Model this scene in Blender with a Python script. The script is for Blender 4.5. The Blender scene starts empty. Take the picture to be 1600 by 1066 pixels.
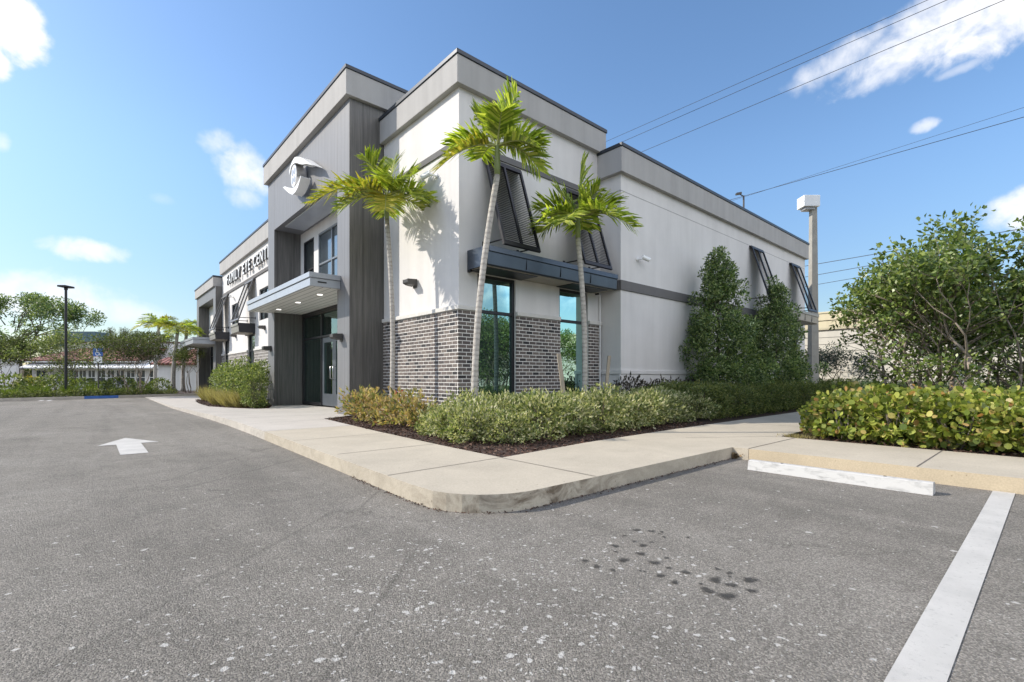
import bpy, math, random
import numpy as np
from mathutils import Vector, Matrix
from mathutils.geometry import tessellate_polygon

# ------------------------------------------------------------------ frame
# World frame = the clinic's own axes: x runs back along its right side, y runs
# back along its front, the front right corner of the brick base is the origin.
R = math.radians
random.seed(7)
rng = np.random.default_rng(11)
sc = bpy.context.scene
COL = sc.collection

YAW = -math.atan2(660, 750)             # camera heading relative to +x / +y
CAM = Vector((-5.846, -8.338, 1.10))
RIGHT = Vector((math.cos(YAW), math.sin(YAW), 0))     # camera right in the world
FWD = Vector((-math.sin(YAW), math.cos(YAW), 0))      # camera forward
FPX, CX, HY = 750.0, 800.0, 590.0

cam_d = bpy.data.cameras.new('camera')
cam = bpy.data.objects.new('camera', cam_d)
COL.objects.link(cam)
cam.location = CAM
cam.rotation_euler = (R(90), 0, YAW)
cam_d.sensor_width = 36
cam_d.lens = FPX / 1600 * 36
cam_d.shift_y = (HY - 533) / 1600
cam_d.clip_start = .05
cam_d.clip_end = 3000
sc.camera = cam

SUN_DIR = Vector((.745, -.667, -.74)).normalized()    # the way the light travels
SUN_EL = math.asin(-SUN_DIR.z)
SUN_ROT = math.atan2(-SUN_DIR.x, -SUN_DIR.y)
sd = bpy.data.lights.new('sun', 'SUN')
sd.energy = 1.75
sd.angle = R(.5)
sd.color = (1, .93, .82)
so = bpy.data.objects.new('sun', sd)
COL.objects.link(so)
so.rotation_euler = SUN_DIR.to_track_quat('-Z', 'Y').to_euler()
so.location = (-20, 20, 30)

sc.view_settings.view_transform = 'Standard'
sc.view_settings.look = 'None'
sc.view_settings.gamma = 1
sc.view_settings.use_curve_mapping = False
sc.view_settings.exposure = 1.57
sc.cycles.max_bounces = 8
sc.cycles.transparent_max_bounces = 12

def at(px, d, z=0.0):
    """point seen at column px, d metres in front of the camera plane"""
    p = CAM + RIGHT * ((px - CX) / FPX * d) + FWD * d
    return Vector((p.x, p.y, z))

def zat(py, d):
    return CAM.z + (HY - py) / FPX * d

def ground(px, py, z=0.0):
    return at(px, FPX * (CAM.z - z) / (py - HY), z)

# ------------------------------------------------------------------ world
w = bpy.data.worlds.new('World')
sc.world = w
w.use_nodes = True
nt = w.node_tree
for n in list(nt.nodes):
    nt.nodes.remove(n)
def N(tree, kind, **kw):
    n = tree.nodes.new(kind)
    for k, v in kw.items():
        setattr(n, k, v)
    return n
def math_n(tree, op, a, b=None, clamp=False):
    n = N(tree, 'ShaderNodeMath', operation=op)
    n.use_clamp = clamp
    for i, v in enumerate((a, b)):
        if v is None:
            continue
        if isinstance(v, (int, float)):
            n.inputs[i].default_value = v
        else:
            tree.links.new(v, n.inputs[i])
    return n.outputs[0]
out = N(nt, 'ShaderNodeOutputWorld')
bg = N(nt, 'ShaderNodeBackground')
sky = N(nt, 'ShaderNodeTexSky', sky_type='NISHITA')
sky.sun_disc = False
sky.sun_elevation = SUN_EL
sky.sun_rotation = SUN_ROT
sky.air_density = 1.0
sky.dust_density = .55
sky.ozone_density = 1.6
hsv = N(nt, 'ShaderNodeHueSaturation')
hsv.inputs['Saturation'].default_value = 1.12
nt.links.new(sky.outputs[0], hsv.inputs['Color'])
tc = N(nt, 'ShaderNodeTexCoord')
sep = N(nt, 'ShaderNodeSeparateXYZ')
nt.links.new(tc.outputs['Generated'], sep.inputs[0])
azim = math_n(nt, 'ARCTAN2', sep.outputs[0], sep.outputs[1])
elev = math_n(nt, 'ARCSINE', sep.outputs[2])
azim2 = math_n(nt, 'ADD', azim, math_n(nt, 'MULTIPLY', math_n(nt, 'LESS_THAN', azim, 0.0), 2 * math.pi))
nz = N(nt, 'ShaderNodeTexNoise')
nz.inputs['Scale'].default_value = 17
nz.inputs['Detail'].default_value = 10
nz.inputs['Roughness'].default_value = .62
nz.inputs['Distortion'].default_value = .6
nt.links.new(tc.outputs['Generated'], nz.inputs['Vector'])
nz2 = N(nt, 'ShaderNodeTexNoise')
nz2.inputs['Scale'].default_value = 55
nz2.inputs['Detail'].default_value = 6
nt.links.new(tc.outputs['Generated'], nz2.inputs['Vector'])
nzs = math_n(nt, 'ADD', math_n(nt, 'MULTIPLY', math_n(nt, 'SUBTRACT', nz.outputs[0], .5), 3.6),
             math_n(nt, 'MULTIPLY', math_n(nt, 'SUBTRACT', nz2.outputs[0], .5), 2.2))
# bearing, height (degrees), half sizes (degrees), tilt, softness, strength: clouds in view and added fill clouds
CLOUDS = [(-5.2, 26.9, 2.6, 2.7, 15, .6, 1), (-6.2, 24.2, 1.5, 1.5, 10, .7, 1),
          (12.3, 20.7, 3.1, 2.3, -35, 1.1, .9), (10.0, 22.6, 1.7, 1.2, 0, 1.3, .6), (12.4, 18.2, 1.8, 1.2, 0, 1.2, .65),
          (0.0, 11.2, 3.1, 1.05, 0, .9, .8), (-3.6, 7.0, 6.4, 1.9, 4, 1.2, .85), (1.4, 6.3, 4.6, 1.3, -8, 1.4, .7),
          (82.0, 28.3, 7.0, 2.2, 14, 1.0, .97), (87.5, 28.8, 6.0, 3.3, 14, .8, .97), (75.5, 28.6, 5.0, 1.3, 16, 1.2, .8), (79.5, 26.7, 3.4, 1.1, 14, 1.1, .8), (84.5, 31.0, 6, 1.4, 18, 1.1, .8),
          (82.0, 21.7, 1.1, .6, 8, .9, .7), (84.6, 25.2, 1.7, .42, 8, 1.2, .5),
          (150, 30, 30, 20, 8, 1.3, .95), (205, 28, 32, 18, -6, 1.3, .95), (250, 40, 20, 15, 10, 1.3, .85), (175, 58, 34, 14, 0, 1.4, .9), (124, 46, 12, 11, 10, 1.3, .85),  # unseen clouds added behind the camera to brighten the shaded side
          (88.2, 13.6, 2.5, 1.6, 12, .9, .97), (-5.4, 18.6, .6, .8, 0, 1, .5), (5.3, 16.7, 1.0, .5, 0, 1.5, .2)]
total = fill_bank = None
for az, el, ra, re, tilt, soft, amt in CLOUDS:
    dx = math_n(nt, 'SUBTRACT', azim if az < 100 else azim2, R(az))
    dy = math_n(nt, 'SUBTRACT', elev, R(el))
    c, s = math.cos(R(tilt)), math.sin(R(tilt))
    u = math_n(nt, 'ADD', math_n(nt, 'MULTIPLY', dx, c / R(ra)), math_n(nt, 'MULTIPLY', dy, s / R(ra)))
    v = math_n(nt, 'ADD', math_n(nt, 'MULTIPLY', dx, -s / R(re)), math_n(nt, 'MULTIPLY', dy, c / R(re)))
    d2 = math_n(nt, 'ADD', math_n(nt, 'MULTIPLY', u, u), math_n(nt, 'MULTIPLY', v, v))
    m = math_n(nt, 'ADD', math_n(nt, 'SUBTRACT', 1.0, d2), math_n(nt, 'MULTIPLY', nzs, .55))
    mr = N(nt, 'ShaderNodeMapRange', interpolation_type='SMOOTHSTEP')
    mr.inputs[1].default_value = -.35 * soft
    mr.inputs[2].default_value = 1.25 * soft
    mr.inputs[3].default_value = 0
    mr.inputs[4].default_value = amt
    nt.links.new(m, mr.inputs[0])
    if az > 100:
        fill_bank = mr.outputs[0] if fill_bank is None else math_n(nt, 'MAXIMUM', fill_bank, mr.outputs[0])
    else:
        total = mr.outputs[0] if total is None else math_n(nt, 'MAXIMUM', total, mr.outputs[0])
mixc = N(nt, 'ShaderNodeMix', data_type='RGBA')
nt.links.new(total, mixc.inputs[0])
hz = N(nt, 'ShaderNodeMapRange', interpolation_type='SMOOTHSTEP')
nt.links.new(elev, hz.inputs[0])
hz.inputs[1].default_value = 0; hz.inputs[2].default_value = R(24); hz.inputs[3].default_value = .56; hz.inputs[4].default_value = .98
dim = N(nt, 'ShaderNodeVectorMath', operation='SCALE')
nt.links.new(hsv.outputs[0], dim.inputs[0]); nt.links.new(hz.outputs[0], dim.inputs['Scale'])
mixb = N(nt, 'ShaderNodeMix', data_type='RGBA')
nt.links.new(fill_bank, mixb.inputs[0]); nt.links.new(dim.outputs[0], mixb.inputs[6])
mixb.inputs[7].default_value = (14.5, 14.0, 13.8, 1)      # unseen fill light added as a cloud bank behind the photographer
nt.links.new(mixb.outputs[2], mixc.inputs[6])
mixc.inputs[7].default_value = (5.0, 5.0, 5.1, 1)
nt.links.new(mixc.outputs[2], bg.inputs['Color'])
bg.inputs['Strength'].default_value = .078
nt.links.new(bg.outputs[0], out.inputs['Surface'])

# ------------------------------------------------------------------ materials
def new_mat(name):
    m = bpy.data.materials.new(name)
    m.use_nodes = True
    t = m.node_tree
    b = t.nodes['Principled BSDF']
    return m, t, b
def ramp(t, fac, stops):
    r = N(t, 'ShaderNodeValToRGB')
    el = r.color_ramp.elements
    while len(el) < len(stops):
        el.new(.5)
    for e, (p, c) in zip(el, stops):
        e.position = p
        e.color = (*c, 1)
    t.links.new(fac, r.inputs[0])
    return r.outputs[0]
def noise(t, scale, detail=4, rough=.55, vec=None, dist=0):
    n = N(t, 'ShaderNodeTexNoise')
    n.inputs['Scale'].default_value = scale
    n.inputs['Detail'].default_value = detail
    n.inputs['Roughness'].default_value = rough
    n.inputs['Distortion'].default_value = dist
    if vec is not None:
        t.links.new(vec, n.inputs['Vector'])
    return n.outputs[0]
def objco(t, scale=(1, 1, 1)):
    c = N(t, 'ShaderNodeTexCoord')
    mp = N(t, 'ShaderNodeMapping')
    mp.inputs['Scale'].default_value = scale
    t.links.new(c.outputs['Object'], mp.inputs[0])
    return mp.outputs[0]
def bump(t, b, h, strength=.3, dist=.01):
    n = N(t, 'ShaderNodeBump')
    n.inputs['Strength'].default_value = strength
    n.inputs['Distance'].default_value = dist
    t.links.new(h, n.inputs['Height'])
    t.links.new(n.outputs[0], b.inputs['Normal'])
def mixrgb(t, fac, a, b_, mode='MIX'):
    n = N(t, 'ShaderNodeMix', data_type='RGBA', blend_type=mode)
    for sock, v in ((n.inputs[0], fac), (n.inputs[6], a), (n.inputs[7], b_)):
        if isinstance(v, (int, float)):
            sock.default_value = v
        elif isinstance(v, tuple):
            sock.default_value = (*v, 1)
        else:
            t.links.new(v, sock)
    return n.outputs[2]
def sc3(c, k):
    return tuple(x * k for x in c)

def plain(name, col, rough=.6, var=.12, scale=3, metal=0, bs=0, bscale=60, vec=(1, 1, 1), spec=.5):
    m, t, b = new_mat(name)
    v = objco(t, vec)
    f = noise(t, scale, 5, .6, v)
    c = ramp(t, f, [(.3, sc3(col, 1 - var)), (.7, sc3(col, 1 + var))])
    t.links.new(c, b.inputs['Base Color'])
    b.inputs['Roughness'].default_value = rough
    b.inputs['Metallic'].default_value = metal
    b.inputs['Specular IOR Level'].default_value = spec
    if bs:
        bump(t, b, noise(t, bscale, 3, .6, v), bs, .004)
    return m

def stucco(name, col, streak=.075):
    m, t, b = new_mat(name)
    v = objco(t)
    a = ramp(t, noise(t, .9, 6, .6, v), [(.3, sc3(col, .94)), (.7, sc3(col, 1.04))])
    st = ramp(t, noise(t, 2.2, 4, .6, objco(t, (1.6, 1.6, .12))), [(.25, (1 - streak,) * 3), (.6, (1, 1, 1))])
    t.links.new(mixrgb(t, 1, a, st, 'MULTIPLY'), b.inputs['Base Color'])
    b.inputs['Roughness'].default_value = .85
    b.inputs['Specular IOR Level'].default_value = .2
    bump(t, b, noise(t, 90, 4, .7, v), .25, .004)
    return m

def cladding(name, lo, hi, seam):
    """vertical grained panel"""
    m, t, b = new_mat(name)
    g = noise(t, 9, 7, .65, objco(t, (1, 1, .055)), .6)
    g2 = noise(t, 40, 4, .6, objco(t, (1, 1, .03)))
    c = ramp(t, g, [(.28, lo), (.72, hi)])
    c = mixrgb(t, .35, c, ramp(t, g2, [(.35, sc3(lo, .8)), (.65, sc3(hi, 1.1))]))
    w_ = N(t, 'ShaderNodeTexWave', wave_type='BANDS', bands_direction='X')
    w_.inputs['Scale'].default_value = seam
    w_.inputs['Distortion'].default_value = 0
    vv = N(t, 'ShaderNodeSeparateXYZ')
    t.links.new(objco(t), vv.inputs[0])
    cm = N(t, 'ShaderNodeCombineXYZ')
    t.links.new(math_n(t, 'ADD', vv.outputs[0], vv.outputs[1]), cm.inputs[0])
    t.links.new(cm.outputs[0], w_.inputs['Vector'])
    ln = ramp(t, w_.outputs['Fac'], [(.0, (.72,) * 3), (.05, (1, 1, 1))])
    t.links.new(mixrgb(t, 1, c, ln, 'MULTIPLY'), b.inputs['Base Color'])
    b.inputs['Roughness'].default_value = .5
    bump(t, b, g2, .15, .003)
    return m

M = {}
M['white'] = stucco('white_stucco', (.665, .645, .63))
M['grey_fascia'] = stucco('grey_fascia', (.405, .395, .385), .14)
M['belt'] = stucco('belt_course', (.155, .15, .15))
M['coping'] = plain('metal_coping', (.035, .042, .055), .4, .1, metal=.3)
M['panel'] = cladding('light_grey_panel', (.15, .15, .157), (.185, .185, .192), 1.35)
M['clad'] = cladding('dark_wood_look_tile', (.06, .058, .056), (.16, .152, .142), .55)
M['cap'] = plain('stone_cap', (.6, .58, .55), .8, .08, 6)
M['canopy'] = plain('canopy_metal', (.40, .42, .455), .35, .05, metal=.2)
M['soffit'] = None
M['awning'] = plain('slate_metal', (.07, .084, .108), .3, .12, 2, metal=.55)
M['awning_light'] = plain('taupe_metal', (.30, .285, .26), .4, .1, 2, metal=.3)
M['bronze'] = plain('dark_bronze', (.028, .028, .032), .4, .15, metal=.4)
M['shutter'] = plain('shutter_metal', (.022, .021, .026), .42, .15, metal=.3)
M['shutter_light'] = plain('shutter_metal_pale', (.12, .115, .115), .45, .15, metal=.3)  # paler metal, used for the front wall's shutters
M['mullion'] = plain('grey_mullion', (.22, .235, .25), .35, .08, metal=.5)
M['door'] = plain('door_metal', (.13, .145, .165), .38, .08, metal=.4)
M['steel'] = plain('brushed_steel', (.55, .55, .56), .28, .08, 8, metal=.9)
M['letter'] = plain('letter_white', (.78, .78, .77), .4, .03)
M['letter_side'] = plain('letter_return', (.16, .16, .165), .45, .05)
M['galv'] = plain('galvanised', (.35, .35, .36), .5, .1)
M['black'] = plain('black_paint', (.012, .012, .014), .45, .2)
M['whitepaint'] = plain('white_paint', (.78, .78, .77), .5, .05)
M['wood'] = plain('weathered_wood', (.36, .30, .23), .8, .25, 8, vec=(3, 3, .3), bs=.4, bscale=40)
M['roofing'] = plain('flat_roof', (.45, .45, .45), .9)

m, t, b = new_mat('soffit_planks')
v = objco(t)
wv = N(t, 'ShaderNodeTexWave', wave_type='BANDS', bands_direction='X')
wv.inputs['Scale'].default_value = 1.6
t.links.new(v, wv.inputs[0])
c = ramp(t, wv.outputs['Fac'], [(0, (.2,) * 3), (.06, (.8, .79, .77))])
c = mixrgb(t, .5, c, ramp(t, noise(t, 14, 5, .6, objco(t, (1, .1, 1))), [(.3, (.8, .79, .77)), (.7, (.95, .94, .92))]), 'MULTIPLY')
t.links.new(mixrgb(t, .5, c, ramp(t, wv.outputs['Fac'], [(0, (.2,) * 3), (.06, (.78, .77, .74))])), b.inputs['Base Color'])
b.inputs['Roughness'].default_value = .5
M['soffit'] = m

m, t, b = new_mat('brick_face')
g = N(t, 'ShaderNodeNewGeometry')
c = ramp(t, g.outputs['Random Per Island'], [(0, (.032, .030, .032)), (.13, (.075, .064, .062)), (.3, (.10, .082, .076)), (.55, (.135, .110, .099)), (.8, (.17, .142, .125)), (1, (.118, .088, .074))])
c.node.color_ramp.interpolation = 'CONSTANT'
n1 = noise(t, 30, 5, .65, objco(t))
t.links.new(mixrgb(t, 1, c, ramp(t, n1, [(.3, (.72,) * 3), (.7, (1.25,) * 3)]), 'MULTIPLY'), b.inputs['Base Color'])
b.inputs['Roughness'].default_value = .8
bump(t, b, noise(t, 120, 4, .7, objco(t)), .5, .004)
M['brick'] = m
M['mortar'] = plain('mortar', (.70, .675, .64), .95, .1, 8, bs=.4, bscale=150)
m, t, b = new_mat('pale_brick_face')
g = N(t, 'ShaderNodeNewGeometry')
c = ramp(t, g.outputs['Random Per Island'], [(0, (.10, .09, .085)), (.5, (.2, .18, .165)), (1, (.28, .26, .24))])
t.links.new(c, b.inputs['Base Color'])
b.inputs['Roughness'].default_value = .85
M['brick_pale'] = m

def glass(name, tint, body, mirror, see=0.0):
    m, t, b = new_mat(name)
    o = t.nodes['Material Output']
    gl = N(t, 'ShaderNodeBsdfGlossy')
    gl.inputs['Color'].default_value = (*tint, 1)
    gl.inputs['Roughness'].default_value = .015
    b.inputs['Base Color'].default_value = (*body, 1)
    b.inputs['Roughness'].default_value = .3
    base = b.outputs[0]
    if see:
        tr = N(t, 'ShaderNodeBsdfTransparent')
        tr.inputs['Color'].default_value = (.72 * see + .1, .88 * see + .1, .82 * see + .1, 1)
        mx = N(t, 'ShaderNodeMixShader')
        mx.inputs[0].default_value = .95
        t.links.new(base, mx.inputs[1])
        t.links.new(tr.outputs[0], mx.inputs[2])
        base = mx.outputs[0]
    fr = N(t, 'ShaderNodeFresnel')
    fr.inputs[0].default_value = 1.5
    f = math_n(t, 'ADD', fr.outputs[0], mirror, True)
    mx = N(t, 'ShaderNodeMixShader')
    t.links.new(f, mx.inputs[0])
    t.links.new(base, mx.inputs[1])
    t.links.new(gl.outputs[0], mx.inputs[2])
    t.links.new(mx.outputs[0], o.inputs['Surface'])
    return m
M['glass'] = glass('coated_window_glass', (.50, .74, .69), (.008, .026, .025), .34)
M['glass_dark'] = glass('dark_window_glass', (.8, .9, .95), (.012, .018, .02), .12)
M['glass_clear'] = glass('storefront_glass', (.75, .95, .90), (.02, .05, .045), .17, .95)

# asphalt -----------------------------------------------------------
m, t, b = new_mat('asphalt')
v = objco(t)
big = noise(t, .35, 6, .6, v, .5)
mid = noise(t, 2.2, 6, .65, v, 1.2)
agg = N(t, 'ShaderNodeTexVoronoi')
agg.inputs['Scale'].default_value = 150
t.links.new(v, agg.inputs['Vector'])
agr = N(t, 'ShaderNodeSeparateColor')
t.links.new(agg.outputs['Color'], agr.inputs[0])
c = ramp(t, big, [(.3, (.215, .198, .172)), (.7, (.278, .257, .226))])
c = mixrgb(t, 1, c, ramp(t, mid, [(.3, (.86,) * 3), (.7, (1.10,) * 3)]), 'MULTIPLY')
c = mixrgb(t, 1, c, ramp(t, agr.outputs[0], [(0, (.62,) * 3), (.6, (1.0,) * 3), (1, (1.55,) * 3)]), 'MULTIPLY')
# tyre-worn lanes
lane = noise(t, 1.1, 4, .6, objco(t, (1.6, .12, 1)), .3)
c = mixrgb(t, 1, c, ramp(t, lane, [(.3, (.86,) * 3), (.55, (1.03,) * 3)]), 'MULTIPLY')
# hairline cracks
wob = noise(t, 2.5, 4, .6, v)
cv = N(t, 'ShaderNodeVectorMath', operation='MULTIPLY_ADD')
t.links.new(wob, cv.inputs[0]); cv.inputs[1].default_value = (.5, .5, 0); t.links.new(v, cv.inputs[2])
cr = N(t, 'ShaderNodeTexVoronoi', feature='DISTANCE_TO_EDGE')
cr.inputs['Scale'].default_value = .32
t.links.new(cv.outputs[0], cr.inputs['Vector'])
ck = ramp(t, math_n(t, 'ADD', cr.outputs['Distance'], math_n(t, 'MULTIPLY', noise(t, 1.2, 3, .5, v), .012)), [(.004, (.6,) * 3), (.011, (1,) * 3)])
c = mixrgb(t, .75, c, ck, 'MULTIPLY')
# white droppings and paint spatter, thickest in front of the kerb corner
s3 = N(t, 'ShaderNodeSeparateXYZ')
t.links.new(v, s3.inputs[0])
def blobmask(cx, cy, rx, ry):
    a = math_n(t, 'DIVIDE', math_n(t, 'SUBTRACT', s3.outputs[0], cx), rx)
    d = math_n(t, 'DIVIDE', math_n(t, 'SUBTRACT', s3.outputs[1], cy), ry)
    return math_n(t, 'SUBTRACT', 1, math_n(t, 'SQRT', math_n(t, 'ADD', math_n(t, 'MULTIPLY', a, a), math_n(t, 'MULTIPLY', d, d))), True)
pc = ground(740, 985)
mask = math_n(t, 'MAXIMUM', math_n(t, 'MULTIPLY', blobmask(pc.x, pc.y, 1.9, 1.9), 1.35), math_n(t, 'MULTIPLY', blobmask(pc.x, pc.y, 4.6, 4.6), .30))
wv2 = N(t, 'ShaderNodeVectorMath', operation='MULTIPLY_ADD')
t.links.new(N(t, 'ShaderNodeTexNoise').outputs['Color'], wv2.inputs[0])
wn = wv2.inputs[0].links[0].from_node
wn.inputs['Scale'].default_value = 28
t.links.new(v, wn.inputs['Vector'])
wv2.inputs[1].default_value = (.05, .05, 0)
t.links.new(v, wv2.inputs[2])
for scl, rad in ((17, .30), (38, .34), (7, .17)):
    vo = N(t, 'ShaderNodeTexVoronoi')
    vo.inputs['Scale'].default_value = scl
    t.links.new(wv2.outputs[0], vo.inputs['Vector'])
    sp = N(t, 'ShaderNodeSeparateColor')
    t.links.new(vo.outputs['Color'], sp.inputs[0])
    keep = math_n(t, 'LESS_THAN', sp.outputs[0], math_n(t, 'MULTIPLY', mask, .95))
    rr = math_n(t, 'MULTIPLY', sp.outputs[1], rad)
    near = N(t, 'ShaderNodeMapRange')
    t.links.new(math_n(t, 'SUBTRACT', rr, vo.outputs['Distance']), near.inputs[0])
    near.inputs[1].default_value = 0; near.inputs[2].default_value = .07
    near.inputs[3].default_value = 0; near.inputs[4].default_value = .85
    c = mixrgb(t, math_n(t, 'MULTIPLY', keep, near.outputs[0]), c, (.62, .60, .565))
t.links.new(c, b.inputs['Base Color'])
b.inputs['Roughness'].default_value = .9
b.inputs['Specular IOR Level'].default_value = .25
hh = math_n(t, 'ADD', math_n(t, 'MULTIPLY', agg.outputs['Distance'], -1), math_n(t, 'MULTIPLY', noise(t, 55, 5, .7, v), 2.2))
bump(t, b, hh, .9, .009)
M['asphalt'] = m

# concrete ----------------------------------------------------------
def concrete(name, near, far=None, split=.9, scuff=False):
    m, t, b = new_mat(name)
    v = objco(t)
    s3 = N(t, 'ShaderNodeSeparateXYZ')
    t.links.new(v, s3.inputs[0])
    c = ramp(t, noise(t, 1.1, 6, .62, v, .4), [(.3, sc3(near, .88)), (.7, sc3(near, 1.07))])
    if far:
        c2 = ramp(t, noise(t, 1.3, 6, .62, v, .4), [(.3, sc3(far, .9)), (.7, sc3(far, 1.06))])
        c = mixrgb(t, math_n(t, 'GREATER_THAN', s3.outputs[1], split), c, c2)
    c = mixrgb(t, 1, c, ramp(t, noise(t, 70, 3, .6, v), [(.3, (.88,) * 3), (.7, (1.08,) * 3)]), 'MULTIPLY')
    vo = N(t, 'ShaderNodeTexVoronoi')
    vo.inputs['Scale'].default_value = 6
    t.links.new(v, vo.inputs['Vector'])
    c = mixrgb(t, .8, c, ramp(t, vo.outputs['Distance'], [(.035, (.45, .42, .38)), (.06, (1, 1, 1))]), 'MULTIPLY')
    if scuff:
        geo = N(t, 'ShaderNodeNewGeometry')
        nn = N(t, 'ShaderNodeSeparateXYZ')
        t.links.new(geo.outputs['True Normal'], nn.inputs[0])
        side = math_n(t, 'LESS_THAN', nn.outputs[2], .5)
        dirt = ramp(t, noise(t, 3.5, 6, .65, objco(t, (1, 1, 1.6)), 1.2), [(.42, (1, 1, 1)), (.62, (.34, .30, .27))])
        ddx = math_n(t, 'SUBTRACT', s3.outputs[0], -2.9)
        ddy = math_n(t, 'SUBTRACT', s3.outputs[1], -5.4)
        dd = math_n(t, 'SQRT', math_n(t, 'ADD', math_n(t, 'MULTIPLY', ddx, ddx), math_n(t, 'MULTIPLY', ddy, ddy)))
        dk = N(t, 'ShaderNodeMapRange')
        t.links.new(dd, dk.inputs[0])
        dk.inputs[1].default_value = .2; dk.inputs[2].default_value = 1.3; dk.inputs[3].default_value = 1; dk.inputs[4].default_value = .22
        c = mixrgb(t, math_n(t, 'MULTIPLY', side, dk.outputs[0]), c, dirt, 'MULTIPLY')
    t.links.new(c, b.inputs['Base Color'])
    b.inputs['Roughness'].default_value = .88
    b.inputs['Specular IOR Level'].default_value = .25
    bump(t, b, noise(t, 110, 4, .7, v), .3, .004)
    return m
M['walk'] = concrete('sidewalk_concrete', (.455, .405, .325), (.475, .44, .395))
M['kerb'] = concrete('kerb_concrete', (.47, .415, .33), (.49, .45, .395), .9, True)
M['kerb_paint'] = concrete('kerb_buff_paint', (.49, .405, .285))
m, t, b = new_mat('painted_concrete')
v = objco(t)
c = mixrgb(t, ramp(t, noise(t, 16, 6, .72, v), [(.24, (0,) * 3), (.37, (1,) * 3)]), (.36, .35, .33), (.475, .465, .445))
c = mixrgb(t, .9, c, ramp(t, noise(t, 5, 5, .7, objco(t, (.5, 1, 3)), 1), [(.30, (.6,) * 3), (.5, (1,) * 3)]), 'MULTIPLY')
t.links.new(c, b.inputs['Base Color'])
b.inputs['Roughness'].default_value = .85
bump(t, b, noise(t, 45, 5, .7, v), .7, .006)
M['stop'] = m
M['joint'] = plain('joint_dirt', (.12, .105, .09), .95)
m, t, b = new_mat('worn_road_paint')
v = objco(t)
c = mixrgb(t, ramp(t, noise(t, 45, 6, .7, v), [(.29, (1,) * 3), (.43, (0,) * 3)]), (.50, .485, .455), (.33, .32, .30))
c = mixrgb(t, 1, c, ramp(t, noise(t, 3, 5, .6, v), [(.3, (.82,) * 3), (.7, (1.05,) * 3)]), 'MULTIPLY')
t.links.new(c, b.inputs['Base Color'])
b.inputs['Roughness'].default_value = .8
bump(t, b, noise(t, 150, 4, .7, v), .5, .004)
M['road_paint'] = m
M['blue_paint'] = plain('blue_kerb_paint', (.05, .14, .42), .7, .2, 5)
M['stain'] = plain('oil_stain', (.05, .046, .04), .7, .4, 25)
t = M['stain'].node_tree
b = t.nodes['Principled BSDF']
at_ = N(t, 'ShaderNodeAttribute')
at_.attribute_name = 'soak'
edge = math_n(t, 'ADD', at_.outputs['Fac'], math_n(t, 'MULTIPLY', math_n(t, 'SUBTRACT', noise(t, 38, 5, .65, objco(t)), .5), .9))
al = N(t, 'ShaderNodeMapRange', interpolation_type='SMOOTHSTEP')
t.links.new(edge, al.inputs[0])
al.inputs[1].default_value = .02; al.inputs[2].default_value = .75; al.inputs[3].default_value = 0; al.inputs[4].default_value = .8
t.links.new(al.outputs[0], b.inputs['Alpha'])
M['mulch'] = plain('mulch_soil', (.05, .03, .022), .95, .5, 20, bs=1, bscale=60)
M['grass'] = plain('lawn', (.10, .13, .03), .9, .35, 6, bs=.8, bscale=80)
M['earth'] = plain('earth', (.16, .15, .11), .95, .3, .5)

def leafmat(name, stops, rough=.45, trans=.35, spec=.4):
    m, t, b = new_mat(name)
    o = t.nodes['Material Output']
    g = N(t, 'ShaderNodeNewGeometry')
    c = ramp(t, g.outputs['Random Per Island'], stops)
    pos = noise(t, 2.2, 3, .6, objco(t))
    c = mixrgb(t, 1, c, ramp(t, pos, [(.3, (.72,) * 3), (.7, (1.25,) * 3)]), 'MULTIPLY')
    t.links.new(c, b.inputs['Base Color'])
    b.inputs['Roughness'].default_value = rough
    b.inputs['Specular IOR Level'].default_value = spec
    tr = N(t, 'ShaderNodeBsdfTranslucent')
    t.links.new(mixrgb(t, 1, c, (1.25, 1.35, .6), 'MULTIPLY'), tr.inputs[0])
    mx = N(t, 'ShaderNodeMixShader')
    mx.inputs[0].default_value = trans
    t.links.new(b.outputs[0], mx.inputs[1])
    t.links.new(tr.outputs[0], mx.inputs[2])
    t.links.new(mx.outputs[0], o.inputs['Surface'])
    return m
M['lf_hedge'] = leafmat('variegated_hedge_leaves', [(0, (.09, .13, .04)), (.35, (.25, .29, .11)), (.7, (.48, .48, .25)), (1, (.68, .62, .42))])
M['lf_hedge2'] = leafmat('green_hedge_leaves', [(0, (.06, .09, .025)), (.5, (.14, .18, .055)), (1, (.30, .30, .11))])
M['lf_croton'] = leafmat('croton_leaves', [(0, (.12, .15, .05)), (.25, (.25, .24, .09)), (.5, (.46, .30, .15)), (.75, (.55, .42, .22)), (.9, (.36, .36, .13)), (1, (.30, .12, .06))])
M['lf_red'] = leafmat('red_flower', [(0, (.5, .03, .01)), (1, (.6, .08, .02))])
M['lf_ficus'] = leafmat('ficus_leaves', [(0, (.06, .095, .025)), (.5, (.17, .22, .065)), (1, (.38, .40, .16))])
M['lf_grape'] = leafmat('sea_grape_leaves', [(0, (.08, .12, .025)), (.4, (.22, .27, .05)), (.72, (.40, .43, .10)), (.92, (.52, .46, .16)), (1, (.46, .22, .10))], .4, .35)
M['lf_tree'] = leafmat('tree_leaves', [(0, (.05, .095, .022)), (.45, (.13, .19, .045)), (1, (.33, .39, .13))], .35, .35, .5)
M['lf_dark'] = leafmat('dark_tree_leaves', [(0, (.05, .09, .032)), (.5, (.15, .225, .08)), (1, (.40, .46, .19))], .4, .3, .4)
M['lf_far'] = leafmat('far_tree_leaves', [(0, (.04, .052, .024)), (.5, (.085, .11, .043)), (1, (.19, .215, .09))], .7, .35, .1)
M['lf_pine'] = leafmat('pine_needles', [(0, (.05, .06, .05)), (1, (.11, .125, .09))])
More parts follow.
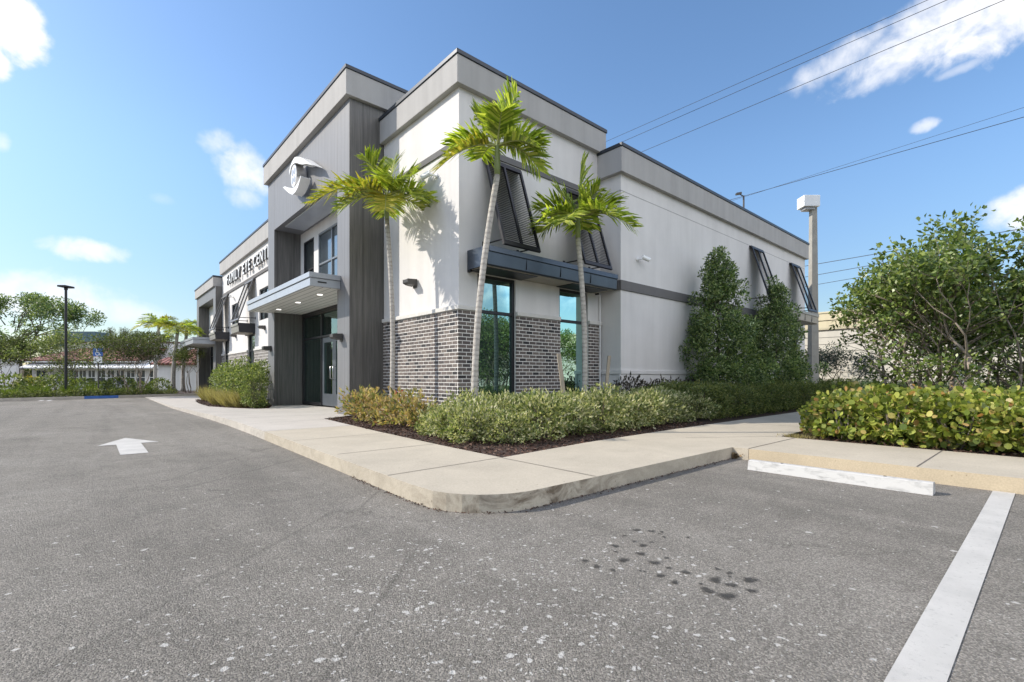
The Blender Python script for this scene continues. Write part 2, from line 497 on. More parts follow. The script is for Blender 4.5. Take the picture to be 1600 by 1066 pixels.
M['lf_palm'] = leafmat('palm_leaflets', [(0, (.13, .19, .025)), (.5, (.33, .40, .06)), (1, (.58, .58, .14))], .35, .5, .5)
M['lf_palm_y'] = leafmat('yellowing_palm_leaflets', [(0, (.16, .19, .025)), (.5, (.32, .30, .04)), (1, (.50, .40, .08))], .4, .4)
M['lf_palm_dead'] = leafmat('dry_palm_leaflets', [(0, (.2, .15, .08)), (1, (.4, .33, .2))])
M['lf_yellow'] = leafmat('yellow_bush_leaves', [(0, (.3, .24, .02)), (1, (.6, .48, .05))])
M['lf_grass'] = leafmat('grass_blades', [(0, (.08, .14, .02)), (1, (.26, .32, .06))])
M['lf_gold'] = leafmat('gold_grass_blades', [(0, (.22, .19, .07)), (1, (.46, .38, .18))])
M['lf_litter'] = leafmat('leaf_litter', [(0, (.12, .08, .04)), (.5, (.28, .19, .10)), (1, (.42, .33, .2))], .8, .1)
M['chips'] = leafmat('mulch_chips', [(0, (.025, .013, .01)), (.5, (.075, .038, .026)), (.85, (.13, .07, .048)), (1, (.24, .16, .12))], .9, 0)
M['palm_trunk'] = None
m, t, b = new_mat('ringed_palm_trunk')
wv = N(t, 'ShaderNodeTexWave', wave_type='BANDS', bands_direction='Z')
wv.inputs['Scale'].default_value = 3.4
wv.inputs['Distortion'].default_value = 3.5
wv.inputs['Detail Scale'].default_value = 3
t.links.new(objco(t), wv.inputs[0])
c = ramp(t, wv.outputs['Fac'], [(0, (.30, .27, .24)), (.1, (.42, .39, .345)), (1, (.49, .455, .41))])
c = mixrgb(t, 1, c, ramp(t, noise(t, 12, 5, .65, objco(t)), [(.3, (.7,) * 3), (.7, (1.1,) * 3)]), 'MULTIPLY')
t.links.new(c, b.inputs['Base Color'])
b.inputs['Roughness'].default_value = .8
bump(t, b, wv.outputs['Fac'], .2, .006)
M['palm_trunk'] = m
M['crownshaft'] = plain('green_crownshaft', (.20, .25, .09), .5, .25, 4, vec=(1, 1, .2))
M['rachis'] = plain('frond_stalk', (.27, .29, .09), .5, .2, 4)
M['bark'] = plain('grey_bark', (.26, .215, .175), .9, .35, 9, bs=.8, bscale=35)
M['bark_dark'] = plain('dark_bark', (.12, .10, .08), .9, .35, 9, bs=.8, bscale=35)

# ------------------------------------------------------------------ mesh helpers
class MB:
    def __init__(s):
        s.v, s.f, s.m = [], [], []
    def poly(s, pts, m=0):
        i = len(s.v)
        s.v += [tuple(p) for p in pts]
        s.f.append(tuple(range(i, i + len(pts))))
        s.m.append(m)
    def box(s, x0, x1, y0, y1, z0, z1, m=0, fm=None):
        fm = fm or {}
        i = len(s.v)
        s.v += [(x0, y0, z0), (x1, y0, z0), (x1, y1, z0), (x0, y1, z0), (x0, y0, z1), (x1, y0, z1), (x1, y1, z1), (x0, y1, z1)]
        for key, q in (('z0', (3, 2, 1, 0)), ('z1', (4, 5, 6, 7)), ('y0', (0, 1, 5, 4)), ('x1', (1, 2, 6, 5)), ('y1', (2, 3, 7, 6)), ('x0', (3, 0, 4, 7))):
            s.f.append(tuple(i + k for k in q))
            s.m.append(fm.get(key, m))
        return s
    def obox(s, c, ax, ay, az, m=0):
        """oriented box: centre and three half-axis vectors"""
        i = len(s.v)
        c, ax, ay, az = Vector(c), Vector(ax), Vector(ay), Vector(az)
        for dz in (-1, 1):
            for dx, dy in ((-1, -1), (1, -1), (1, 1), (-1, 1)):
                s.v.append(tuple(c + ax * dx + ay * dy + az * dz))
        for q in ((3, 2, 1, 0), (4, 5, 6, 7), (0, 1, 5, 4), (1, 2, 6, 5), (2, 3, 7, 6), (3, 0, 4, 7)):
            s.f.append(tuple(i + k for k in q))
            s.m.append(m)
        return s
    def prism(s, ring, off, m=0, mside=None):
        """closed ring of 3-D points swept by vector off"""
        off = Vector(off)
        a = [Vector(p) for p in ring]
        b_ = [p + off for p in a]
        n = len(a)
        i = len(s.v)
        s.v += [tuple(p) for p in a] + [tuple(p) for p in b_]
        tri = tessellate_polygon([a])
        for q in tri:
            s.f.append(tuple(i + k for k in q)); s.m.append(m)
            s.f.append(tuple(i + n + k for k in reversed(q))); s.m.append(m)
        for k in range(n):
            k2 = (k + 1) % n
            s.f.append((i + k, i + k2, i + n + k2, i + n + k)); s.m.append(m if mside is None else mside)
        return s
    def tube(s, pts, rad, n=8, m=0, cap=True):
        pts = [Vector(p) for p in pts]
        if not hasattr(rad, '__len__'):
            rad = [rad] * len(pts)
        i0 = len(s.v)
        prev = None
        for k, p in enumerate(pts):
            d = (pts[min(k + 1, len(pts) - 1)] - pts[max(k - 1, 0)]).normalized()
            if prev is None:
                a = d.orthogonal().normalized()
            else:
                a = (prev - d * prev.dot(d)).normalized()
            prev = a
            b_ = d.cross(a)
            for j in range(n):
                an = 2 * math.pi * j / n
                s.v.append(tuple(p + (a * math.cos(an) + b_ * math.sin(an)) * rad[k]))
        for k in range(len(pts) - 1):
            for j in range(n):
                j2 = (j + 1) % n
                s.f.append((i0 + k * n + j, i0 + k * n + j2, i0 + (k + 1) * n + j2, i0 + (k + 1) * n + j)); s.m.append(m)
        if cap:
            s.f.append(tuple(i0 + j for j in reversed(range(n)))); s.m.append(m)
            e = i0 + (len(pts) - 1) * n
            s.f.append(tuple(e + j for j in range(n))); s.m.append(m)
        return s
    def build(s, name, mats, parent=None, loc=(0, 0, 0), rotz=0, bevel=0, smooth=False):
        me = bpy.data.meshes.new(name)
        me.from_pydata(s.v, [], s.f)
        if not isinstance(mats, (list, tuple)):
            mats = [mats]
        for mm in mats:
            me.materials.append(mm)
        me.polygons.foreach_set('material_index', s.m)
        if smooth:
            me.polygons.foreach_set('use_smooth', [True] * len(s.f))
        me.update()
        o = bpy.data.objects.new(name, me)
        COL.objects.link(o)
        o.location = loc
        o.rotation_euler = (0, 0, rotz)
        if parent:
            o.parent = parent
        if bevel:
            bv = o.modifiers.new('bevel', 'BEVEL')
            bv.width = bevel
            bv.segments = 2
            bv.limit_method = 'ANGLE'
        return o

def tag(o, label=None, cat=None, group=None, kind=None):
    for k, v in (('label', label), ('category', cat), ('group', group), ('kind', kind)):
        if v:
            o[k] = v
    return o
def empty(name, loc=(0, 0, 0), rotz=0):
    o = bpy.data.objects.new(name, None)
    COL.objects.link(o)
    o.location = loc
    o.rotation_euler = (0, 0, rotz)
    o.empty_display_size = .2
    return o
def copy_tree(o, parent=None):
    c = o.copy()
    COL.objects.link(c)
    if parent:
        c.parent = parent
    for ch in list(o.children):
        copy_tree(ch, c)
    return c

def quads_mesh(name, V, mat, parent=None, loc=(0, 0, 0), rotz=0):
    """V: (n,k,3) loose k-gons"""
    n, g = V.shape[:2]
    me = bpy.data.meshes.new(name)
    me.vertices.add(n * g)
    me.vertices.foreach_set('co', np.ascontiguousarray(V, dtype=np.float32).ravel())
    me.loops.add(n * g)
    me.loops.foreach_set('vertex_index', np.arange(n * g, dtype=np.int32))
    me.polygons.add(n)
    me.polygons.foreach_set('loop_start', np.arange(0, n * g, g, dtype=np.int32))
    try:
        me.polygons.foreach_set('loop_total', np.full(n, g, dtype=np.int32))
    except Exception:
        pass
    me.update(calc_edges=True)
    me.validate()
    me.materials.append(mat)
    o = bpy.data.objects.new(name, me)
    COL.objects.link(o)
    o.location = loc
    o.rotation_euler = (0, 0, rotz)
    if parent:
        o.parent = parent
    return o

def unit(a):
    return a / (np.linalg.norm(a, axis=-1, keepdims=True) + 1e-9)
def leaf_quads(P, D, L, W, spread=.8, up=.25):
    """diamond leaves at P, growing roughly along D"""
    n = len(P)
    L = np.broadcast_to(L, (n,))[:, None] * rng.uniform(.65, 1.25, (n, 1))
    W = np.broadcast_to(W, (n,))[:, None] * rng.uniform(.7, 1.2, (n, 1))
    d = unit(D + rng.normal(0, spread, (n, 3)) + np.array([0, 0, up]))
    s_ = unit(np.cross(d, rng.normal(0, 1, (n, 3))))
    nrm = np.cross(s_, d)
    b0 = P
    mid = P + d * L * .5
    tip = P + d * L - nrm * L * .12
    fold = nrm * W * .22
    return np.stack([b0, mid + s_ * W * .5 + fold, tip, mid - s_ * W * .5 + fold], 1)

def round_leaves(P, D, size, spread=.7, up=.35, k=7):
    n = len(P)
    d = unit(D + rng.normal(0, spread, (n, 3)) + np.array([0, 0, up]))
    s_ = unit(np.cross(d, rng.normal(0, 1, (n, 3))))
    nrm = np.cross(s_, d)
    r_ = size * .5 * rng.uniform(.55, 1.2, (n, 1))
    c = P + d * r_
    out_ = []
    for j in range(k):
        a = 6.2832 * j / k
        out_.append(c + d * r_ * math.cos(a) + s_ * r_ * math.sin(a) * 1.05 + nrm * r_ * .22 * abs(math.sin(a)))
    return np.stack(out_, 1)

def lumps(k, amp):
    f = rng.normal(0, 1, (k, 3)) * rng.uniform(2, 6, (k, 1))
    ph = rng.uniform(0, 6.28, k)
    return lambda d: amp * np.cos(d @ f.T + ph).sum(1) / math.sqrt(k)

def mound(n, rx, ry, h, zc=.45, shell=.55, lump=.14, flat=0):
    """points and outward directions through a shrub of half-size rx, ry and height h standing on z=0"""
    d = unit(rng.normal(0, 1, (n, 3)))
    r = (shell + (1 - shell) * rng.random(n) ** .5) * (1 + lumps(7, lump)(d))
    zz = d[:, 2] * (1 - zc) if flat == 0 else np.sign(d[:, 2]) * np.abs(d[:, 2]) ** flat * (1 - zc)
    if flat:
        hr = np.sqrt(np.maximum(1e-6, d[:, 0] ** 2 + d[:, 1] ** 2))
        k = hr ** (flat - 1)
        d = np.stack([d[:, 0] * k, d[:, 1] * k, d[:, 2]], 1)
    P = np.stack([d[:, 0] * r * rx, d[:, 1] * r * ry, h * (zc + np.where(zz > 0, zz * r, zz * r * zc / (1 - zc) * .95))], 1)
    keep = P[:, 2] > .02
    return P[keep], d[keep]

def stems(mb, k, h, r, spread, base=.12):
    for _ in range(k):
        a = random.uniform(0, 6.28)
        e = Vector((math.cos(a) * spread * random.uniform(.3, 1), math.sin(a) * spread * random.uniform(.3, 1), h * random.uniform(.7, 1)))
        b0 = Vector((math.cos(a) * base * .5, math.sin(a) * base * .5, -.02))
        mid = b0.lerp(e, .5) + Vector((random.uniform(-.1, .1) * spread, random.uniform(-.1, .1) * spread, 0))
        mb.tube([b0, mid, e], [r, r * .75, r * .4], 5)

# ------------------------------------------------------------------ setting
mb = MB()
mb.poly([(-900, -900, -.06), (900, -900, -.06), (900, 900, -.06), (-900, 900, -.06)])
tag(mb.build('ground', M['earth']), kind='structure')
mb = MB()
mb.poly([(-60, -40, 0), (40, -40, 0), (40, -5, 0), (-3, -5, 0), (-3, 25.4, 0), (-8.9, 23.9, 0), (-60, 9, 0)])
tag(mb.build('parking_lot', M['asphalt']), kind='structure')

def walk_z(y):
    if y < 4:
        return .15
    return max(.02, .15 - .13 * (y - 4) / 15.5)
OUT = [(-3.55, 25.2), (-3.58, 21.2), (-3.62, 17), (-3.64, 12.3), (-3.55, 9), (-3.48, 6.4), (-3.47, 4.2), (-3.5, 2), (-3.58, -.8), (-3.66, -3.2), (-3.70, -4.55)]
OUT += [(-3.02 - .68 * math.cos(a), -4.73 - .69 * math.sin(a)) for a in [R(k) for k in (12, 24, 36, 48, 60, 72, 84, 90)]]
OUT += [(-2.1, -5.42), (-.7, -5.41), (.74, -5.41)]
BED_FRONT = [(30, -3.55), (13, -3.55), (6.7, -3.62), (2.2, -3.68), (-.35, -3.78), (-2.17, -3.98), (-2.15, -2.8), (-2.03, -.4), (-1.78, 2.88), (-.95, 3.36)]
INNER = BED_FRONT + [(.15, 3.36), (.15, 10.85), (-.95, 10.2), (-1.55, 8.3), (-1.9, 8.36), (-2.3, 9.4), (-2.72, 11.25), (-2.6, 14), (-2.28, 17.28), (-.6, 18.2), (-.35, 22), (-.35, 25.3)]
def slab(name, pts, zf, thick, mat_top, mat_side, bevel=.012):
    ring = [Vector((x, y, zf(y))) for x, y in pts]
    mb = MB()
    mb.prism(ring, (0, 0, -thick), 0, 1)
    return mb.build(name, [mat_top, mat_side])
# main walk in pieces so that no triangle bridges the ramp
poly_all = OUT + [(.74, -5.62), (2.47, -5.62), (2.5, -5.40), (4.4, -5.30), (30, -5.25)] + INNER
tag(slab('sidewalk', poly_all, walk_z, .26, M['walk'], M['kerb']), kind='structure')
tag(slab('right_sidewalk', [(.74, -5.626), (.74, -16), (2.47, -16), (2.47, -5.626)], lambda y: .15, .26, M['walk'], M['kerb_paint']), kind='structure')
# tooled joints
mb = MB()
def joint(a, b_, wd=.012, z=None):
    a, b_ = Vector((*a, 0)), Vector((*b_, 0))
    d = (b_ - a).normalized()
    s_ = Vector((-d.y, d.x, 0)) * wd * .5
    za, zb = (walk_z(a.y) + .003, walk_z(b_.y) + .003) if z is None else (z, z)
    p = [a - s_, b_ - s_, b_ + s_, a + s_]
    mb.poly([(p[0].x, p[0].y, za), (p[1].x, p[1].y, zb), (p[2].x, p[2].y, zb), (p[3].x, p[3].y, za)])
for y, xi in ((2.6, -1.82), (.92, -1.93), (-.76, -2.08), (-2.46, -2.16)):
    joint((-3.55, y), (xi, y))
joint((-3.68, -4.05), (-2.19, -3.98))
joint((-2.2, -5.41), (-2.19, -3.99))
joint((1.2, -4.48), (2.6, -5.42)); joint((-.1, -3.85), (1.2, -4.48), .004)
for y in (4.3, 6.0, 7.7):
    joint((-3.45, y), (.1, y), .01)
for y in (10.8, 12.8, 15, 17.2):
    joint((-3.55, y), (-2.75, y), .01)
joint((.76, -5.615), (2.47, -5.615), .016)
for y in (-7.35, -9.1, -10.9):
    joint((.76, y), (2.46, y), .014)
for x in (4.4, 7.2, 10):
    joint((x, -5.28), (x, -3.66), .01)
tag(mb.build('sidewalk_joints', M['joint']), kind='structure')

# planting beds
def bed(name, pts, z=.12):
    mb = MB()
    ring = [Vector((x, y, z)) for x, y in pts]
    for q in tessellate_polygon([ring]):
        mb.poly([ring[k] for k in q])
    return tag(mb.build(name, M['mulch']), kind='structure')
BED1 = [(-2.16, -3.97), (-.35, -3.77), (2.2, -3.67), (6.7, -3.61), (13, -3.54), (22, -3.54), (22, -.4), (4.5, .3), (.1, .3), (.1, 3.42), (-.95, 3.37), (-1.77, 2.87), (-2.02, -.4), (-2.14, -2.8)]
BED2 = [(2.46, -5.63), (2.52, -5.41), (4.4, -5.31), (22, -5.26), (22, -22), (2.46, -22)]
BED3 = [(-1.54, 8.31), (-1.89, 8.37), (-2.29, 9.4), (-2.71, 11.25), (-2.59, 14), (-2.27, 17.27), (-.6, 18.19), (.1, 18.3), (.1, 10.8), (-.94, 10.19)]
bed('front_planting_bed', BED1)
bed('side_planting_bed', BED2)
bed('entrance_planting_bed', BED3, .09)
def inside(pts, x, y):
    r = np.zeros(len(x), bool)
    n = len(pts)
    for i in range(n):
        x0, y0 = pts[i]; x1, y1 = pts[(i + 1) % n]
        c_ = ((y0 > y) != (y1 > y)) & (x < (x1 - x0) * (y - y0) / (y1 - y0 + 1e-12) + x0)
        r ^= c_
    return r
def chips(name, pts, box, n, z, zvar=.04):
    x = rng.uniform(box[0], box[1], n); y = rng.uniform(box[2], box[3], n)
    k = inside(pts, x, y)
    x, y = x[k], y[k]
    P = np.stack([x, y, z + rng.random(len(x)) ** 2 * zvar], 1)
    D = np.stack([rng.normal(0, 1, len(x)), rng.normal(0, 1, len(x)), np.zeros(len(x))], 1)
    Q = leaf_quads(P, D, .055, .018, .25, 0)
    return tag(quads_mesh(name, Q, M['chips']), 'brown shredded bark mulch covering the planting beds', 'mulch', kind='stuff')
chips('bark_mulch', BED1, (-2.2, 4, -4, 3.4), 26000, .12)
chips('bark_mulch', BED2, (2.4, 6, -11, -5.3), 9000, .12)
chips('bark_mulch', BED3, (-2.8, -.9, 8.2, 18), 7000, .09)

# road markings ----------------------------------------------------
mb = MB()
ap = [(-5.77, 1.77), (-5.24, 2.82), (-4.95, 1.87), (-5.17, 1.84), (-5.20, .41), (-5.50, .44), (-5.55, 1.77)]
# square the arrow up with the lane
ap = [(-5.36 + dx, y) for dx, y in ((-.40, 1.80), (0, 2.82), (.40, 1.80), (.16, 1.80), (.16, .42), (-.16, .42), (-.16, 1.80))]
mb.prism([Vector((x, y, .004)) for x, y in ap], (0, 0, .0015))
tag(mb.build('painted_arrow', M['road_paint']), kind='structure')
mb = MB()
mb.box(-6.5, .72, -8.075, -7.925, .003, .0055)
mb.box(-6.5, .72, -10.85, -10.7, .003, .0055)
for x in (-14.2, -14.8):
    pass
a = ground(62, 625.5); b_ = ground(92, 620)
tag(mb.build('parking_line', M['road_paint']), kind='structure')
mb = MB()
for dx in (0, 12):
    p0, p1 = ground(62 + dx * 1.0, 627), ground(82 + dx * 1.0, 621)
    sv = RIGHT * .10
    mb.prism([p0 - sv + Vector((0, 0, .004)), p0 + sv + Vector((0, 0, .004)), p1 + sv + Vector((0, 0, .004)), p1 - sv + Vector((0, 0, .004))], (0, 0, .0015))
tag(mb.build('hatched_marking', M['road_paint']), kind='structure')
# oil drips
mb = MB()
drips = [(995, 828, 8), (1018, 830, 7), (1034, 831, 5), (976, 837, 5), (1030, 834, 4), (1037, 839, 5), (991, 846, 6), (1004, 852, 9), (1018, 847, 4), (961, 853, 9), (1001, 865, 10), (974, 875, 12),
         (962, 862, 5), (914, 876, 8), (932, 885, 9), (957, 891, 7), (1021, 879, 11), (1045, 887, 6), (1071, 894, 10), (1032, 899, 10), (1054, 910, 9), (1000, 892, 4), (1007, 893, 4), (1121, 889, 7), (1140, 895, 7),
         (1117, 906, 15), (1142, 914, 12), (1171, 906, 15), (1174, 923, 11), (1104, 922, 14), (1135, 931, 18), (1075, 840, 5), (1095, 912, 5), (1140, 901, 5), (1034, 858, 4), (1042, 872, 5)]
for px, py, wd in drips:
    c0 = ground(px, py, .004)
    dd = (c0 - CAM).dot(FWD)
    r0 = wd * .72 / FPX * dd
    n = 18
    ph = [random.uniform(0, 6.28) for _ in range(3)]
    zz = .004 + random.random() * .002
    rim = []
    for k in range(n):
        a_ = 6.2832 * k / n
        q = r0 * 1.35 * (1 + .22 * math.sin(2 * a_ + ph[0]) + .16 * math.sin(3 * a_ + ph[1]) + .09 * math.sin(5 * a_ + ph[2]))
        rim.append((c0.x + q * math.cos(a_), c0.y + q * math.sin(a_), zz))
    for k in range(n):
        mb.poly([(c0.x, c0.y, zz), rim[k], rim[(k + 1) % n]])
om = mb.build('oil_stains', M['stain'])
fa = om.data.attributes.new('soak', 'FLOAT', 'POINT')
fa.data.foreach_set('value', [1.0 if k % 3 == 0 else 0.0 for k in range(len(om.data.vertices))])
tag(om, kind='structure')

# far kerb and bed -------------------------------------------------
ka, kb = Vector((-8.93, 23.68, 0)), Vector((-3.4, 25.42, 0))
kd = (kb - ka).normalized()
kn = Vector((-kd.y, kd.x, 0))
k0 = ka - kd * 60
mb = MB()
def strip(a, b_, w_, z0, z1, m=0):
    mb.prism([a + Vector((0, 0, z0)), b_ + Vector((0, 0, z0)), b_ + kn * w_ + Vector((0, 0, z0)), a + kn * w_ + Vector((0, 0, z0))], (0, 0, z1 - z0), m)
b0_, b1_ = ground(122, 623), ground(186, 622)
b0_ = ka + kd * (b0_ - ka).dot(kd); b1_ = ka + kd * (b1_ - ka).dot(kd)
strip(k0, b0_, .16, -.05, .14)
strip(b0_, b1_, .16, -.05, .14, 1)
strip(b1_, kb + kd * 5, .16, -.05, .14)
tag(mb.build('far_kerb', [M['kerb'], M['blue_paint']]), kind='structure')
mb = MB()
q0, q1 = k0 + kn * .162, kb + kn * .162 + kd * 6
mb.poly([q0 + Vector((0, 0, .11)), q1 + Vector((0, 0, .11)), q1 + kn * 9 + Vector((0, 0, .11)), q0 + kn * 9 + Vector((0, 0, .11))])
tag(mb.build('far_planting_bed', M['mulch']), kind='structure')
# ------------------------------------------------------------------ the clinic
bld = empty('clinic_building', (0, 0, 0))
tag(bld, 'two storey white and grey eye clinic with brick base and dark shutters', 'building')
def F(o, e, n):
    return (Vector((*o, 0)), Vector((*e, 0)), Vector((*n, 0)))
FR = F((0, 0), (1, 0), (0, -1))          # wing, right side
FL = F((0, 0), (0, 1), (-1, 0))          # wing and recess, front
RR = F((0, -.68), (1, 0), (0, -1))       # rear block, right side
TF = F((-.94, 0), (0, 1), (-1, 0))       # entrance tower, front
T2 = F((-.35, 0), (0, 1), (-1, 0))       # far tower, front
def pos(f, a, b_, z):
    return f[0] + f[1] * a + f[2] * b_ + Vector((0, 0, z))
def fbox(mb, f, a0, a1, b0, b1, z0, z1, m=0):
    mb.obox(pos(f, (a0 + a1) / 2, (b0 + b1) / 2, (z0 + z1) / 2), f[1] * (a1 - a0) / 2, f[2] * (b1 - b0) / 2, (0, 0, (z1 - z0) / 2), m)

# walls
mb = MB()
def wall_with(f, a0, a1, z0, z1, holes, depth=.3):
    """wall skin with rectangular openings (a0,a1,z0,z1), openings sorted and not overlapping in a"""
    x = a0
    for h0, h1, hz0, hz1 in holes:
        if h0 > x:
            fbox(mb, f, x, h0, -depth, 0, z0, z1)
        if hz0 > z0:
            fbox(mb, f, h0, h1, -depth, 0, z0, hz0)
        if hz1 < z1:
            fbox(mb, f, h0, h1, -depth, 0, hz1, z1)
        x = h1
    if a1 > x:
        fbox(mb, f, x, a1, -depth, 0, z0, z1)
W1, W2 = (.49, 1.61, .25, 3.37), (3.09, 4.21, .25, 3.37)
wall_with(FR, 0, 4.74, .05, 7.25, [W1, W2])
mb.box(.3, 4.74, .302, 3.4, .05, 7.3)                       # body of the wing
mb.box(0, .298, .302, 3.43, .05, 7.28)
bld_w = mb.build('wing_wall', M['white'], bld)
mb = MB()
LW = [(14.4, 15.87, 3.7, 5.12), (16.65, 17.95, .3, 3.2), (19.9, 21.56, 3.85, 5.05), (22.2, 23.4, .3, 3.2)]
wall_with(FL, 10.75, 24.0, .0, 7.3, LW)
mb.box(.302, 4.74, 10.75, 24, 0, 7.3)
mb.build('left_wing_wall', M['white'], bld)
mb = MB()
RW = [(12.8, 13.85, .6, 3.4), (16.85, 17.9, .6, 3.4)]
wall_with(RR, 4.74, 18.79, 0, 6.6, RW)
mb.box(4.742, 18.78, -.378, 29, 0, 6.6)
mb.build('rear_wall', M['white'], bld)
# thin score lines, plinth moulding and belts on the stucco
mb = MB()
fbox(mb, RR, 4.70, 18.8, -.01, .004, 6.065, 6.08)
mb.box(4.736, 4.75, -.66, -.01, 6.065, 6.08)
mb.build('score_line', plain('score_grey', (.34, .33, .33), .9), bld)  # mid-grey strip along the wall's joint line
mb = MB()
fbox(mb, RR, 4.70, 18.83, -.05, .045, 1.19, 1.30)
fbox(mb, RR, 4.70, 18.81, -.05, .02, .0, 1.19)
mb.box(4.70, 4.76, -.66, -.005, 1.19, 1.30)
mb.build('plinth_moulding', M['white'], bld, bevel=.012)
mb = MB()
fbox(mb, RR, 4.71, 14.05, -.03, .035, 3.43, 3.69)
mb.box(4.705, 4.76, -.64, .02, 3.43, 3.69)
mb.build('belt_course', M['belt'], bld, bevel=.008)
mb = MB()
fbox(mb, FR, -.035, 4.73, -.02, .035, 6.0, 6.145)
fbox(mb, FL, .002, 3.425, -.02, .036, 6.002, 6.143)
mb.build('belt_course', M['belt'], bld, bevel=.008)
mb = MB()
fbox(mb, FL, 10.76, 24.0, -.02, .045, 5.78, 5.93)
mb.build('belt_course', M['belt'], bld, bevel=.008)

# parapet bands and copings
mb, mc = MB(), MB()
def band(x0, x1, y0, y1, z0, z1):
    mb.box(x0, x1, y0, y1, z0, z1 - .095)
    mc.box(x0 - .025, x1 + .025, y0 - .025, y1 + .025, z1 - .095, z1)
band(-.13, 4.83, -.13, 3.426, 7.23, 7.915)
band(-1.07, 5.0, 3.32, 10.86, 8.15, 8.88)
band(-.13, 4.9, 10.862, 24.1, 7.08, 7.86)
band(4.60, 18.9, -.81, 28.9, 6.51, 7.26)
band(-.45, 5.0, 24.13, 30.6, 6.42, 7.06)
mb.build('parapet_band', M['grey_fascia'], bld, bevel=.012)
mc.build('parapet_coping', M['coping'], bld, bevel=.01)

# entrance tower
T = 3.43
mb = MB()
dk = {'y0': 1, 'y1': 1}
mb.box(-.94, 0.02, T, T + .79, .0, 8.16, 0, dk)
mb.box(-.94, 0.02, T + 6.55, T + 7.32, .0, 8.16, 0, dk)
mb.box(-.938, 0.02, T + .79, T + 6.55, 6.32, 8.16, 0, {'z0': 2})
mb.box(.022, 4.74, T + .002, T + 7.318, 3.78, 8.3, 1)
mb.box(.25, 4.74, T + .003, T + .3, 0, 3.78, 1)
mb.box(.25, 4.74, T + 7.02, T + 7.317, 0, 3.78, 1)
mb.build('entrance_tower', [M['panel'], M['clad'], M['panel']], bld, bevel=.006)
mb = MB()
mb.box(-.8, -.15, T + 1.6, T + 5.8, 6.275, 6.318)
mb.build('ceiling_panel', M['canopy'], bld, bevel=.01)
mb = MB()
UPW = [(T + .88, T + 1.92, 4.15, 5.95), (T + 2.42, T + 4.74, 4.15, 5.95), (T + 5.16, T + 6.2, 4.15, 5.95)]
wall_with(F((-.04, 0), (0, 1), (-1, 0)), T + .79, T + 6.55, 3.74, 6.32, UPW, .06)
mb.build('recess_wall', M['white'], bld)

def window(f, a0, a1, z0, z1, vbars=(), hbars=(), glass_=M['glass'], frame=M['bronze'], inset=.08, fw=.055, name='window', back=True):
    mb = MB()
    d0, d1 = -inset - .05, -inset + .03
    fbox(mb, f, a0, a0 + fw, d0, d1, z0, z1)
    fbox(mb, f, a1 - fw, a1, d0, d1, z0, z1)
    fbox(mb, f, a0 + fw, a1 - fw, d0, d1, z0, z0 + fw)
    fbox(mb, f, a0 + fw, a1 - fw, d0, d1, z1 - fw, z1)
    for a in vbars:
        fbox(mb, f, a - fw / 2, a + fw / 2, d0, d1 - .004, z0 + fw, z1 - fw)
    for z in hbars:
        fbox(mb, f, a0 + fw, a1 - fw, d0 + .002, d1 - .006, z - fw / 2, z + fw / 2)
    w_ = mb.build(name, frame, bld, bevel=.004)
    mb = MB()
    fbox(mb, f, a0 + fw * .5, a1 - fw * .5, d0 + .01, d0 + .03, z0 + fw * .5, z1 - fw * .5)
    mb.build('pane', glass_, w_)
    return w_
for (a0, a1, z0, z1) in (W1, W2):
    window(FR, a0, a1, z0, z1, (), (2.56,), fw=.07)
for (a0, a1, z0, z1) in RW:
    window(RR, a0, a1, z0, z1, (), (2.5,))
for i, (a0, a1, z0, z1) in enumerate(LW):
    window(FL, a0, a1, z0, z1, ((a0 + a1) / 2,) if z0 > 1 else (), () if z0 > 1 else (2.4,), M['glass_dark'])
RCF = F((-.03, 0), (0, 1), (-1, 0))
for i, (a0, a1, z0, z1) in enumerate(UPW):
    window(RCF, a0, a1, z0, z1, ((a0 + a1) / 2,) if i == 1 else (), (4.9,), M['glass_dark'], M['mullion'] if i == 1 else M['bronze'], .02, .06)

# storefront under the canopy
SF = F((0.0, 0), (0, 1), (-1, 0))
mb = MB()
s0, s1, head, fw = T + .79, T + 6.55, 3.33, .07
for a in (s0 + fw / 2, T + 2.52, T + 4.66, s1 - .1):
    fbox(mb, SF, a - fw / 2, a + fw / 2, -.14, -.02, .15, head)
fbox(mb, SF, s1 - .065, s1, -.15, -.02, .15, head)
fbox(mb, SF, s0 + fw, s1 - .14, -.138, -.022, head - .08, head)
for a0, a1 in ((s0 + fw, T + 2.485), (T + 2.555, T + 4.625), (T + 4.695, s1 - .136)):
    fbox(mb, SF, a0, a1, -.138, -.024, 2.44, 2.51)
    if a1 - a0 < 2:
        fbox(mb, SF, a0, a1, -.138, -.024, .15, .24)
fbox(mb, SF, s0, s1, -.2, -.0, head, 3.40)
sf = mb.build('storefront', M['bronze'], bld, bevel=.004)
mb = MB()
for a0, a1 in ((s0 + .05, T + 2.50), (T + 4.68, s1 - .12)):
    fbox(mb, SF, a0, a1, -.09, -.07, .2, 2.46)
fbox(mb, SF, s0 + .05, s1 - .12, -.09, -.07, 2.49, head - .04)
mb.build('pane', M['glass_clear'], sf)
